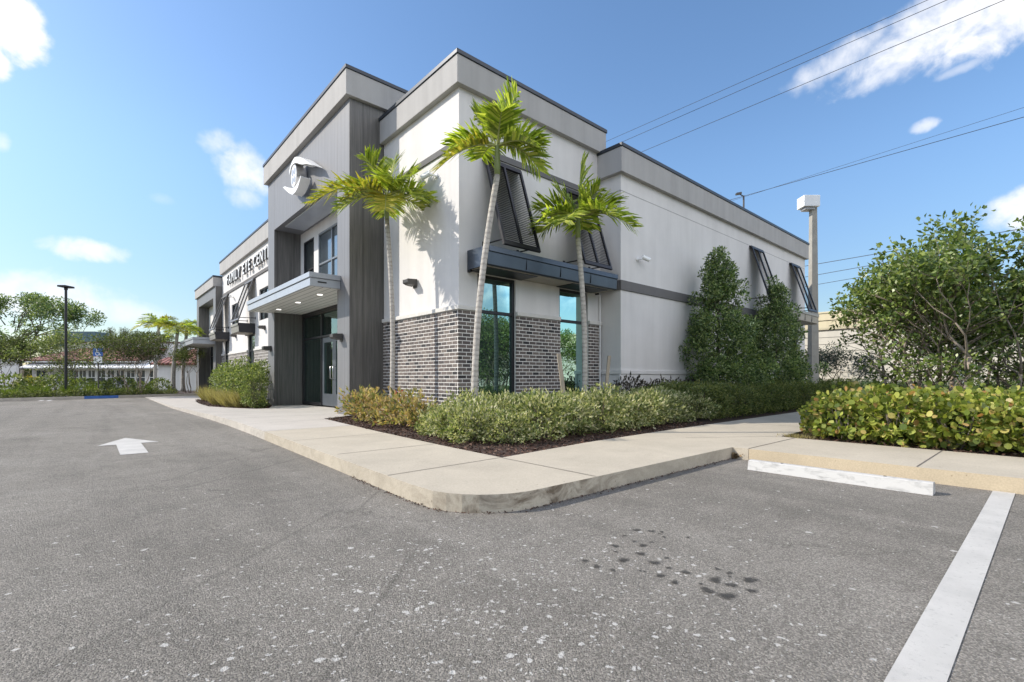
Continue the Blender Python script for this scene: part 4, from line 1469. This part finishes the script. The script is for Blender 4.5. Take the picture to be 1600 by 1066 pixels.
path = [Vector((x, y, 0)) for x, y in OUT[9:]]
seg_ = [(path[i], path[i + 1]) for i in range(len(path) - 1)]
wts = np.array([(b2 - a2).length for a2, b2 in seg_]); wts /= wts.sum()
n = 420
P = []
for k in rng.choice(len(seg_), n, p=wts):
    a2, b2 = seg_[k]
    p = a2.lerp(b2, rng.random())
    d2 = (b2 - a2).normalized()
    p = p + Vector((d2.y, -d2.x, 0)) * -(.012 + abs(rng.normal(0, .02))) * -1
    P.append((p.x, p.y, .006))
P = np.array(P)
D = rng.normal(0, 1, (n, 3)); D[:, 2] *= .25
tag(quads_mesh('leaf_litter', leaf_quads(P, D, .024, .012, .4, .05), M['chips']), 'dark crumbs and leaf bits lying along the foot of the kerb', 'dead leaves', kind='stuff')

# ------------------------------------------------------------------ trees
def blob_leaves(centres, rads, n, L, W, spread=.9, up=.2, sq=.75):
    c = np.array(centres); r_ = np.array(rads)
    pr_ = r_ ** 2 / (r_ ** 2).sum()
    k = rng.choice(len(c), n, p=pr_)
    d = unit(rng.normal(0, 1, (n, 3)))
    rr = r_[k][:, None] * (.35 + .65 * rng.random((n, 1)) ** .6)
    off = d * rr
    off[:, 2] *= sq
    return leaf_quads(c[k] + off, d, L, W, spread, up)

def branchy(mb, start, dirn, L, r_, depth, tips, spread=.55, curl=.18, upb=.12):
    pts, rad = [Vector(start)], [r_]
    d = Vector(dirn).normalized()
    n = 4
    for k in range(n):
        d = (d + Vector((random.gauss(0, curl), random.gauss(0, curl), random.gauss(0, curl) + upb))).normalized()
        pts.append(pts[-1] + d * L / n)
        rad.append(r_ * (1 - .45 * (k + 1) / n))
    mb.tube(pts, rad, 7 if r_ > .03 else 5)
    if depth == 0:
        tips.append(pts[-1]); tips.append(pts[2])
        return
    kids = random.choice((2, 3)) if depth > 1 else 3
    for k in range(kids):
        dd = (d + Vector((random.gauss(0, spread), random.gauss(0, spread), random.gauss(0, spread) * .7))).normalized()
        branchy(mb, pts[-1] if k < 2 else pts[3], dd, L * random.uniform(.62, .85), rad[-1] * .8, depth - 1, tips, spread, curl, upb)

def stem_tree(name, loc, label, h, width, nst, r0, nleaf, L, W, leaf, bark, depth=3, cl=.3, first=.4, group=None, low=None):
    t_ = empty(name, loc)
    tag(t_, label, 'tree', group)
    mb, tips = MB(), []
    for k in range(nst):
        a_ = 6.283 * k / nst + random.uniform(-.4, .4)
        d = Vector((math.cos(a_) * width / h * random.uniform(.25, .75), math.sin(a_) * width / h * random.uniform(.25, .75), 1))
        branchy(mb, (math.cos(a_) * .09 * min(nst, 3), math.sin(a_) * .09 * min(nst, 3), -.05), d, h * first, r0 * random.uniform(.75, 1.1), depth, tips)
    zmax = max(p.z for p in tips)
    k_ = h / (zmax + cl * .5)
    mb.v = [(x * min(1, k_ * 1.1), y * min(1, k_ * 1.1), z * k_) for x, y, z in mb.v]
    C_ = [(p.x * min(1, k_ * 1.1), p.y * min(1, k_ * 1.1), p.z * k_) for p in tips]
    if low:
        for _ in range(len(C_) * 2 // 3):
            a_, q = random.uniform(0, 6.28), random.random() ** .5 * width * .5
            zz = random.uniform(low, h * .86)
            q *= min(1, .55 + .5 * math.sin(math.pi * (zz - low) / (h - low)))
            C_.append((math.cos(a_) * q, math.sin(a_) * q, zz))
            mb.tube([(math.cos(a_) * q * .35, math.sin(a_) * q * .35, zz - .35), C_[-1]], [.012, .004], 4)
    mb.build('trunk', bark, t_, smooth=True)
    quads_mesh('crown', blob_leaves(C_, [cl * random.uniform(.6, 1.25) for _ in C_], nleaf, L, W), leaf, t_)
    return t_
# three buttonwood-like trees behind the round leaved hedge
random.seed(21)
random.seed(3)
stem_tree('multi_stem_tree', at(1428, 9.7, .1), 'loose crowned tree with thin pale stems nearest the side walk', 3.65, 2.7, 5, .045, 7600, .10, .054, M['lf_tree'], M['bark'], 3, .20, low=.95)
random.seed(3)
stem_tree('multi_stem_tree', at(1468, 9.0, .1), 'tallest grey stemmed tree above the round leaved hedge', 3.95, 2.6, 5, .055, 7400, .10, .054, M['lf_tree'], M['bark'], 3, .19, low=1.0)
random.seed(0)
stem_tree('multi_stem_tree', at(1625, 8.7, .1), 'dense tree cut off by the right edge of the photo', 3.5, 2.6, 5, .055, 7400, .10, .054, M['lf_tree'], M['bark'], 3, .19, low=.95)
stem_tree('multi_stem_tree', at(1575, 11.4, .1), 'low branched tree standing behind the grey stemmed tree', 3.5, 3.0, 5, .055, 11000, .09, .05, M['lf_tree'], M['bark_dark'], 3, .3, low=.6)
# two upright trees against the side wall
def cone_tree(loc, h, r_, label, seed, n=21000):
    random.seed(seed)
    t_ = empty('upright_tree', loc)
    tag(t_, label, 'tree')
    mb = MB()
    mb.tube([(0, 0, -.05), (.02, .01, h * .5), (0, .02, h * .93)], [.07, .045, .012], 8)
    C_, Rr = [], []
    for k in range(120):
        z = h * (.08 + .90 * (k + .5) / 120)
        s = (z / h)
        rad = r_ * (min(1, (s + .06) / .25) if s < .2 else 1) * (1 - max(0, s - .2) / .82) ** .72
        a_ = k * 2.399
        q = rad * random.uniform(.35, 1.12)
        C_.append((math.cos(a_) * q, math.sin(a_) * q, z + random.uniform(-.15, .15)))
        Rr.append((.13 + .15 * rad) * random.uniform(.6, 1.4))
        if k % 2 == 0:
            mb.tube([(0, 0, z * .85), (C_[-1][0], C_[-1][1], z)], [.014, .006], 4)
    mb.build('trunk', M['bark_dark'], t_, smooth=True)
    quads_mesh('crown', blob_leaves(C_, Rr, n, .105, .045, .8, .25, 1), M['lf_dark'], t_)
cone_tree(at(1122, 14.7, .1), 4.95, 1.25, 'taller upright dark green tree against the white side wall', 5)
cone_tree(at(1212, 17.6, .1), 4.5, 1.35, 'upright dark tree beneath the two far shutters', 9)

# ------------------------------------------------------------------ stakes
def stake(px, d, px2, py2, label, r_=.038):
    a_ = at(px, d, .05); e = at(px2, d, zat(py2, d))
    mb = MB()
    dv = e - a_
    sx = RIGHT * r_; sy = FWD * r_ * .9
    mb.obox(dv * .5, sx, sy, dv * .5)
    o = mb.build('wooden_stake', M['wood'], None, a_, bevel=.004)
    tag(o, label, 'stake')
stake(888, 9.3, 873, 553, 'pale wooden stake leaning left before the brick pier')
stake(942, 11.0, 952, 556, 'weathered wooden stake leaning right by the white wall', .035)

# ------------------------------------------------------------------ wheel stop
mb = MB()
ya, yb = -5.90, -7.57
xc0, xc1 = .03, .20
prof = [(xc0, 0), (xc0 + .035, .100), (xc0 + .05, .112), (xc1 - .05, .112), (xc1 - .035, .100), (xc1, 0)]
mb.prism([(x, ya, z + .002) for x, z in prof], (0, yb - ya, 0))
ws = mb.build('wheel_stop', M['stop'], None, bevel=.008)
tag(ws, 'white painted concrete wheel stop in the parking bay before the kerb', 'wheel stop')
for y in (-6.25, -7.2):
    mb = MB()
    mb.tube([((xc0 + xc1) / 2, y, .105), ((xc0 + xc1) / 2, y, .1175)], .014, 8)
    mb.build('anchor_pin', M['galv_dark'], ws)

# ------------------------------------------------------------------ light poles and wires
def pt(px, py, d):
    return at(px, d, zat(py, d))
b0 = at(1270.5, 23.5, .0)
lp = empty('street_lamp', b0, YAW)
tag(lp, 'square concrete lamp post with boxy white head beside the clinic', 'street lamp')
hh = zat(326, 23.5)
mb = MB()
mb.prism([(-.19, -.19, 0), (.19, -.19, 0), (.19, .19, 0), (-.19, .19, 0)], (0, 0, .02))
i0 = len(mb.v)
mb.v += [(-.19, -.19, .02), (.19, -.19, .02), (.19, .19, .02), (-.19, .19, .02), (-.125, -.125, hh), (.125, -.125, hh), (.125, .125, hh), (-.125, .125, hh)]
for q in ((4, 5, 6, 7), (0, 1, 5, 4), (1, 2, 6, 5), (2, 3, 7, 6), (3, 0, 4, 7)):
    mb.f.append(tuple(i0 + k for k in q)); mb.m.append(0)
mb.build('pole', plain('grey_concrete_pole', (.33, .31, .27), .85, .12, 4), lp, bevel=.015)
mb = MB()
mb.box(-.62, .16, -.30, .30, hh + .02, hh + .56)
hd = mb.build('lamp_head', M['whitepaint'], lp, bevel=.02)
mb = MB()
mb.box(-.50, -.02, -.2, .2, hh - .1, hh + .018)
mb.build('lens', M['galv'], hd)

b0 = at(103, 24.8, .08)
lp = empty('street_lamp', b0, YAW)
tag(lp, 'slim black lamp post with flat head in the far planting bed', 'street lamp')
hh = zat(452, 24.8)
mb = MB(); mb.tube([(0, 0, -.1), (0, 0, hh)], [.065, .055], 10); mb.box(-.16, .16, -.16, .16, 0, .12)
mb.build('pole', M['black'], lp, smooth=False)
mb = MB(); mb.box(-.2, .2, -.28, .28, hh, hh + .09); mb.tube([(0, 0, hh - .12), (0, 0, hh + .01)], .08, 10)
mb.build('lamp_head', M['black'], lp, bevel=.01)

b0 = at(1162, 33, 0)
lp = empty('street_lamp', b0, YAW)
tag(lp, 'thin lamp on a post showing above the rear parapet', 'street lamp')
hh = zat(306, 33)
mb = MB(); mb.tube([(0, 0, 0), (0, 0, hh)], .06, 8); mb.build('pole', M['galv_dark'], lp)
mb = MB(); mb.tube([(0, 0, hh - .05), (-.28, 0, hh + .12)], .04, 6); mb.obox((-.35, 0, hh + .14), (.17, 0, .03), (0, .12, 0), (-.01, 0, .06))
mb.build('lamp_head', M['galv_dark'], lp)

M['wire'] = plain('cable', (.03, .03, .033), .6, .1)
def wire(a_, e, sag, r_, label):
    n = 24
    mid = (a_ + e) / 2
    pts = []
    for k in range(n + 1):
        s = k / n
        pts.append(a_.lerp(e, s) - mid - Vector((0, 0, sag * 4 * s * (1 - s))))
    mb = MB()
    mb.tube(pts, r_, 5)
    o = mb.build('power_line', M['wire'], None, mid, smooth=True)
    tag(o, label, 'power line')
def level(px0, py0, px1, py1, z, r_, label, far=90, near=6):
    """a cable at height z seen through two points of the view, run on both ways"""
    a_ = at(px0, (z - CAM.z) * FPX / (HY - py0), z)
    e = at(px1, (z - CAM.z) * FPX / (HY - py1), z)
    d_ = (e - a_).normalized()
    wire(a_ - d_ * near, e + d_ * far, .0, r_, label)
level(1450, 0, 1200, 110, 12.4, .0085, 'upper of the three overhead cables crossing the big cloud')
level(1480, 0, 1210, 118, 12.2, .0095, 'middle of the three overhead cables crossing the big cloud')
level(1570, 0, 1250, 134, 11.6, .010, 'lowest of the three overhead cables crossing the big cloud')
level(1600, 168, 1400, 232, 11.0, .007, 'fainter upper cable above the white lamp head')
level(1600, 183, 1175, 303, 10.4, .012, 'thick cable descending towards the rear parapet')
for (py0, py1), lb in (((357, 416), 'upper cable behind the white lamp post'), ((372, 433), 'middle cable behind the white lamp post'), ((389, 448), 'lower cable behind the white lamp post')):
    level(1600, py0, 1258, py1, 9.4, .021, lb)

# ------------------------------------------------------------------ beyond the clinic on the right
wb = empty('warehouse')
tag(wb, 'long low cream building with banded parapet behind the trees', 'building')
M['cream'] = stucco('cream_render', (.66, .58, .40), .12)
M['cream_l'] = stucco('pale_block', (.62, .58, .50), .12)
mb = MB(); mb.box(26, 40, -45, 14, -.05, 3.78); mb.build('wall', M['cream_l'], wb)
mb = MB()
mb.box(25.94, 40, -45, 14.02, 3.84, 4.34); mb.box(25.9, 40, -45, 14.04, 4.38, 4.78); mb.box(25.86, 40.05, -45.05, 14.08, 4.785, 4.88)
mb.build('parapet', M['cream'], wb, bevel=.01)
mb = MB(); mb.box(25.97, 40, -44.9, 14.01, 3.78, 3.84); mb.box(25.97, 40, -44.9, 14.01, 4.34, 4.38)
for k in range(9):
    mb.box(25.985, 26.0, -44.9, 13.9, .6 + k * .4, .615 + k * .4)
mb.build('shadow_joint', M['joint'], wb)
tz = MB(); tz.poly([(22, -30, .02), (25.9, -30, .3), (25.9, 14, .3), (22, 14, .02)])
tag(tz.build('verge', M['grass']), kind='structure')
mb = MB(); mb.poly([(18.9, -30, -.01), (22, -30, -.01), (22, 30, -.01), (18.9, 30, -.01)])
pr = [shrub_proto('hedge_shrub', 1300, .75, .75, .92, .11, .05, M['lf_dark'], flat=.75) for _ in range(2)]
sp = []
for i in range(14):
    sp.append((20.6, -9 + i * 1.05, .0, 1.0)); sp.append((21.6, -9.4 + i * 1.05, .0, 1.0))
row(pr, sp, 'dark shaded bush of the long hedge before the cream building', 'shrub', 'dark hedge before the cream building')
random.seed(4)
stem_tree('round_tree', at(1305, 25.5, 0), 'low rounded blue green tree in front of the cream building', 3.0, 2.9, 5, .06, 4200, .13, .05, leafmat('blue_green_leaves', [(0, (.03, .045, .04)), (1, (.10, .125, .12))]), M['bark_dark'], 3, .36)

# ------------------------------------------------------------------ beyond the lot on the left
V3 = Vector
def local(px, d, z=0):
    return at(px, d, z)
D0 = 46.0
k_ = D0 / FPX
hs = empty('tiled_roof_house', at(150, D0, 0), YAW)
tag(hs, 'low white building with red barrel tile roof and white awning', 'building')
def X(px): return (px - 150) * k_
def Z(py): return 1.1 + (590 - py) * k_
M['house_pane'] = plain('house_window_glass', (.035, .045, .055), .15, .3, 1)
M['rtile'] = None
m, t, b = new_mat('red_barrel_tile')
wv = N(t, 'ShaderNodeTexWave', wave_type='BANDS', bands_direction='X'); wv.inputs['Scale'].default_value = .85
t.links.new(objco(t), wv.inputs[0])
c = ramp(t, noise(t, 5, 5, .7, objco(t)), [(.3, (.10, .035, .03)), (.52, (.24, .075, .06)), (.72, (.42, .28, .24))])
t.links.new(mixrgb(t, 1, c, ramp(t, wv.outputs['Fac'], [(0, (.3,) * 3), (.4, (1,) * 3)]), 'MULTIPLY'), b.inputs['Base Color'])
b.inputs['Roughness'].default_value = .8
bump(t, b, wv.outputs['Fac'], 1, .06)
M['rtile'] = m
mb = MB(); mb.box(X(50), X(262), .0, 9, -.1, Z(563)); mb.build('wall', M['white'], hs)
mb = MB(); mb.box(X(54), X(300), 3.0, 9.5, Z(563), Z(533)); mb.build('upper_wall', M['white'], hs)
mb = MB(); mb.box(X(53), X(301), 2.9, 9.6, Z(533), Z(530.5)); mb.build('roof_edge', plain('brown_edge', (.10, .05, .04), .7), hs)
mb = MB()
mb.poly([(X(42), -.7, Z(563)), (X(226), -.7, Z(563)), (X(226), 3.1, Z(540)), (X(92), 3.1, Z(540))])
mb.poly([(X(42), -.7, Z(563)), (X(92), 3.1, Z(540)), (X(42), 6, Z(563))])
mb.v += []; 
ro = mb.build('roof', M['rtile'], hs)
sm = ro.modifiers.new('thick', 'SOLIDIFY'); sm.thickness = .12
mb = MB(); mb.box(X(44), X(228), -.62, -.45, Z(566.5), Z(563.4)); mb.build('eave_board', M['whitepaint'], hs)
mb = MB()
mb.prism([(X(48), 0, Z(567)), (X(48), -1.1, Z(574.5)), (X(48), -1.1, Z(576)), (X(48), -.02, Z(576))], (X(250) - X(48), 0, 0))
mb.build('awning', M['whitepaint'], hs)
for px0, px1 in ((57, 73), (108, 124), (124, 136), (138, 150), (152, 166), (168, 180), (182, 196), (198, 212), (214, 228), (234, 247)):
    mb = MB()
    a0, a1, z0, z1 = X(px0), X(px1), Z(602), Z(578)
    for q in ((a0, a0 + .05, z0, z1), (a1 - .05, a1, z0, z1), (a0 + .05, a1 - .05, z0, z0 + .05), (a0 + .05, a1 - .05, z1 - .05, z1), (a0 + .05, a1 - .05, (z0 + z1) / 2 - .02, (z0 + z1) / 2 + .03), ((a0 + a1) / 2 - .025, (a0 + a1) / 2 + .025, (z0 + z1) / 2 + .04, z1 - .06)):
        mb.box(q[0], q[1], -.06, -.005, q[2], q[3])
    wn_ = mb.build('window', M['whitepaint'], hs)
    mb = MB(); mb.box(a0 + .03, a1 - .03, -.03, -.006, z0 + .03, z1 - .03); mb.build('pane', M['house_pane'], wn_)
gb = empty('tiled_gable_house', at(275, 40, 0), YAW)
tag(gb, 'white gabled outbuilding with red tiles behind the far palms', 'building')
kk = 40 / FPX
mb = MB(); mb.box(-28 * kk, 60 * kk, 0, 6, -.1, 1.1 + 21 * kk); mb.build('wall', M['white'], gb)
mb = MB()
e0 = 1.1 + 22 * kk
mb.poly([(-36 * kk, -.4, e0), (70 * kk, -.4, e0), (70 * kk, 3, 1.1 + 50 * kk), (-5 * kk, 3, 1.1 + 50 * kk)])
mb.poly([(-36 * kk, -.4, e0), (-5 * kk, 3, 1.1 + 50 * kk), (-36 * kk, 6.4, e0)])
ro = mb.build('roof', M['rtile'], gb)
sm = ro.modifiers.new('thick', 'SOLIDIFY'); sm.thickness = .14
wl = MB(); wl.box(-9, 5, 0, .25, 0, 1.1 + 32 * 44 / FPX)
tag(wl.build('garden_wall', M['white'], None, at(-60, 44, -.1), YAW), 'plain white wall at the left edge beneath the big tree', 'wall')
ac = MB(); ac.box(-2.4, 2.4, -1, 1, 0, 1.7)
o = ac.build('roof_plant', plain('teal_metal', (.09, .14, .16), .5), None, at(127, 56, zat(538, 56) - .3), YAW, bevel=.03)
tag(o, 'grey green machinery box on the roof of the white building', 'roof unit')

# accessible parking sign
sg = empty('parking_sign', at(153, 25.6, .08), YAW)
tag(sg, 'blue wheelchair sign above a white plate on a dark post', 'sign')
d = 25.6; q = d / FPX
def SX(px): return (px - 153.5) * q
def SZ(py): return 1.02 + (590 - py) * q
mb = MB(); mb.tube([(0, .03, -.1), (0, .03, SZ(546))], .03, 6); mb.build('post', M['galv_dark'], sg)
mb = MB(); mb.box(SX(146), SX(161.2), -.01, .0, SZ(556.6), SZ(544.4)); bl = mb.build('blue_plate', M['blue_paint'], sg)
mb = MB()
def arc(cx, cz, r_, w_, a0, a1, n=18):
    for k in range(n):
        t0, t1 = R(a0 + (a1 - a0) * k / n), R(a0 + (a1 - a0) * (k + 1) / n)
        mb.poly([(cx + r_ * math.cos(t0), -.014, cz + r_ * math.sin(t0)), (cx + r_ * math.cos(t1), -.014, cz + r_ * math.sin(t1)), (cx + (r_ - w_) * math.cos(t1), -.014, cz + (r_ - w_) * math.sin(t1)), (cx + (r_ - w_) * math.cos(t0), -.014, cz + (r_ - w_) * math.sin(t0))])
cz = SZ(552.5)
arc(-.02, cz, .115, .035, 150, 380)
arc(-.06, cz + .26, .04, .04, 0, 360)
def seg(p, e_, w_):
    p, e_ = V3((p[0], 0, p[1])), V3((e_[0], 0, e_[1])); dd = (e_ - p).normalized(); s_ = V3((-dd.z, 0, dd.x)) * w_ / 2
    mb.poly([(p + s_ + V3((0, -.0145, 0))), (e_ + s_ + V3((0, -.0145, 0))), (e_ - s_ + V3((0, -.0145, 0))), (p - s_ + V3((0, -.0145, 0)))])
seg((-.06, cz + .22), (-.045, cz + .05), .05); seg((-.05, cz + .06), (.07, cz + .05), .045); seg((.06, cz + .06), (.12, cz - .08), .045); seg((.11, cz - .08), (.17, cz - .06), .04); seg((-.05, cz + .15), (.05, cz + .14), .03)
mb.build('wheelchair_symbol', M['whitepaint'], bl)
mb = MB(); mb.box(SX(147), SX(160.2), -.01, .0, SZ(567.5), SZ(557.4)); mb.build('white_plate', M['whitepaint'], sg, bevel=0)
st = MB(); dv = at(34, 25.5, 0) - at(29, 25.5, 0)
stake(29, 25.3, 35, 578, 'pale stake leaning in the far bed at the left edge', .06)

# far planting
random.seed(31)
stem_tree('leafless_tree', at(210, 27.0, .1), 'half bare tree with many pale stems beside the parking sign', 3.9, 3.6, 8, .035, 6500, .12, .055, M['lf_far'], M['bark'], 3, .34, .36, low=2.1)
stem_tree('thin_tree', at(100, 27.5, .1), 'sparse young tree behind the black lamp post', 3.9, 2.3, 5, .03, 5500, .12, .055, M['lf_ficus'], M['bark'], 3, .3, .34, low=.7)
stem_tree('thin_tree', at(8, 27, .1), 'leaning sparse tree at the left edge of the far bed', 3.7, 3.0, 4, .035, 6000, .13, .06, M['lf_far'], M['bark'], 3, .34, .34, low=1.9)
stem_tree('thin_tree', at(298, 31, .1), 'narrow leafy sapling beside the far canopy', 3.2, .9, 4, .03, 2600, .09, .04, M['lf_far'], M['bark'], 2, .3, .4)
stem_tree('thin_tree', at(291, 33, .1), 'thin sapling between the palms and the far canopy', 3.3, .7, 3, .03, 2200, .09, .04, M['lf_far'], M['bark'], 2, .3, .4)
def big_tree(px, d, pyt, wpx, label, n, seed, leaf=M['lf_far'], name='spreading_tree', trunk_px=None, fl=.6):
    random.seed(seed)
    h = zat(pyt, d)
    wd = wpx * d / FPX
    t_ = empty(name, at(px, d, -.1), YAW)
    tag(t_, label, 'tree')
    mb, tips = MB(), []
    tx = 0 if trunk_px is None else (trunk_px - px) * d / FPX
    fork = Vector((tx * .6, 0, h * .33))
    mb.tube([(tx, 0, 0), (tx * .85, 0, h * .18), fork], [h * .035, h * .03, h * .027], 9)
    for k in range(6):
        a_ = k * 1.05 + .3
        branchy(mb, fork, (math.cos(a_) * wd / h * 1.1, math.sin(a_) * .6, .75), h * .32, h * .017, 3, tips, .6, .2, .05)
    C_, Rr = [], []
    for p in tips:
        z = max(h * .32, min(p.z, h * .93))
        x = max(-wd / 2, min(wd / 2, p.x * 1.05))
        C_.append((x, p.y, z)); Rr.append(h * .075 * random.uniform(.6, 1.3))
    for _ in range(70):
        a_, q = random.uniform(0, 6.28), random.random() ** .6 * wd * .5
        top_ = .97 - .35 * (q / (wd * .5)) ** 2
        C_.append((math.cos(a_) * q, math.sin(a_) * q * .6, h * random.uniform(.36, top_))); Rr.append(h * .06 * random.uniform(.6, 1.2))
        mb.tube([(C_[-1][0] * .5, C_[-1][1] * .5, C_[-1][2] - h * .09), C_[-1]], [h * .006, h * .002], 4)
    mb.build('trunk', M['bark_dark'], t_, smooth=True)
    quads_mesh('crown', blob_leaves(C_, Rr, n, h * .028, h * .013, .9, .15, fl), leaf, t_)
big_tree(20, 62, 456, 200, 'big spreading tree rising behind the white wall on the left', 17000, 3, M['lf_dark'], trunk_px=32)
big_tree(-60, 52, 500, 120, 'dense lower tree at the extreme left edge', 8000, 8, M['lf_far'])
big_tree(228, 70, 515, 44, 'rounded olive tree behind the tiled roof', 5000, 13, M['lf_far'], 'round_tree')
def pine(px, d, pyt, wpx, seed, label):
    random.seed(seed)
    h = zat(pyt, d)
    t_ = empty('pine_tree', at(px, d, -.1))
    tag(t_, label, 'tree')
    mb = MB(); mb.tube([(0, 0, 0), (0, 0, h)], [.2, .03], 6)
    C_, Rr = [], []
    w_ = wpx * d / FPX / 2
    for k in range(46):
        s = .25 + .75 * k / 46
        q = w_ * (1.02 - s) ** .6 * random.uniform(.3, 1.05)
        a_ = k * 2.4
        C_.append((math.cos(a_) * q, math.sin(a_) * q, h * s)); Rr.append(.5 + .25 * random.random())
        mb.tube([(0, 0, h * s - .3), C_[-1]], [.05, .02], 4)
    mb.build('trunk', M['bark_dark'], t_)
    quads_mesh('crown', blob_leaves(C_, Rr, 2600, .34, .06, .8, .4, .8), M['lf_pine'], t_)
pine(173, 84, 513, 26, 1, 'first feathery conifer behind the tiled roof')
pine(194, 80, 515, 34, 2, 'broad feathery conifer behind the parking sign')
pine(213, 86, 520, 26, 6, 'short feathery conifer nearest the far palms')
# low plants in the far bed
pr = [shrub_proto('bed_shrub', 520, .55, .55, .75, .13, .06, M['lf_ficus']) for _ in range(2)]
pg = [tuft_proto('bed_grass', 300, .75, .35, M['lf_grass']) for _ in range(2)]
pd = [shrub_proto('bed_shrub', 520, .45, .45, .42, .10, .045, M['lf_hedge2']) for _ in range(2)]
def along(s, off):
    p = ka + kd * s + kn * off
    return (p.x, p.y, .1)
random.seed(77)
row(pr, [along(-7.5 + i * .92, 2.0 + .5 * random.random()) for i in range(17)], 'leafy green bush in the back row of the far bed', 'shrub', 'leafy bushes of the far bed', .1, 1.0, 1.5)
row(pg, [along(-7.2 + i * 1.1, 1.05 + .3 * random.random()) for i in range(13)], 'spiky grass clump in the middle row of the far bed', 'grass clump', 'grass clumps of the far bed', .1, .75, 1.15)
row(pd, [along(-7.3 + i * .72, .48) for i in range(21)], 'low rounded shrub along the front of the far bed', 'shrub', 'low shrubs along the far kerb', .08, .7, 1.0)
o = shrub_proto('yellow_bush', 800, .75, .6, 1.0, .13, .06, M['lf_yellow'])
o.location = at(45, 29.5, .1); tag(o, 'bright yellow bush in the far bed near the left edge', 'shrub')
# distant tree line closing the horizon
def treeline(name, a_, e, h0, h1, n, label):
    a_, e = Vector(a_), Vector(e)
    L_ = (e - a_).length
    s = rng.random(n)
    hb = h0 + (h1 - h0) * (.5 + .5 * np.sin(s * L_ * .31 + 1)) * (.6 + .4 * np.sin(s * L_ * .83))
    z = rng.random(n) ** .7 * hb
    P = np.stack([a_.x + (e.x - a_.x) * s + rng.normal(0, 1.5, n), a_.y + (e.y - a_.y) * s + rng.normal(0, 1.5, n), z], 1)
    tag(quads_mesh(name, leaf_quads(P, rng.normal(0, 1, (n, 3)), .55, .3, .5, .2), M['lf_far']), label, 'trees', kind='stuff')
treeline('distant_wood', at(-250, 105), at(330, 120), 3.5, 6.5, 16000, 'distant belt of trees behind the white buildings')
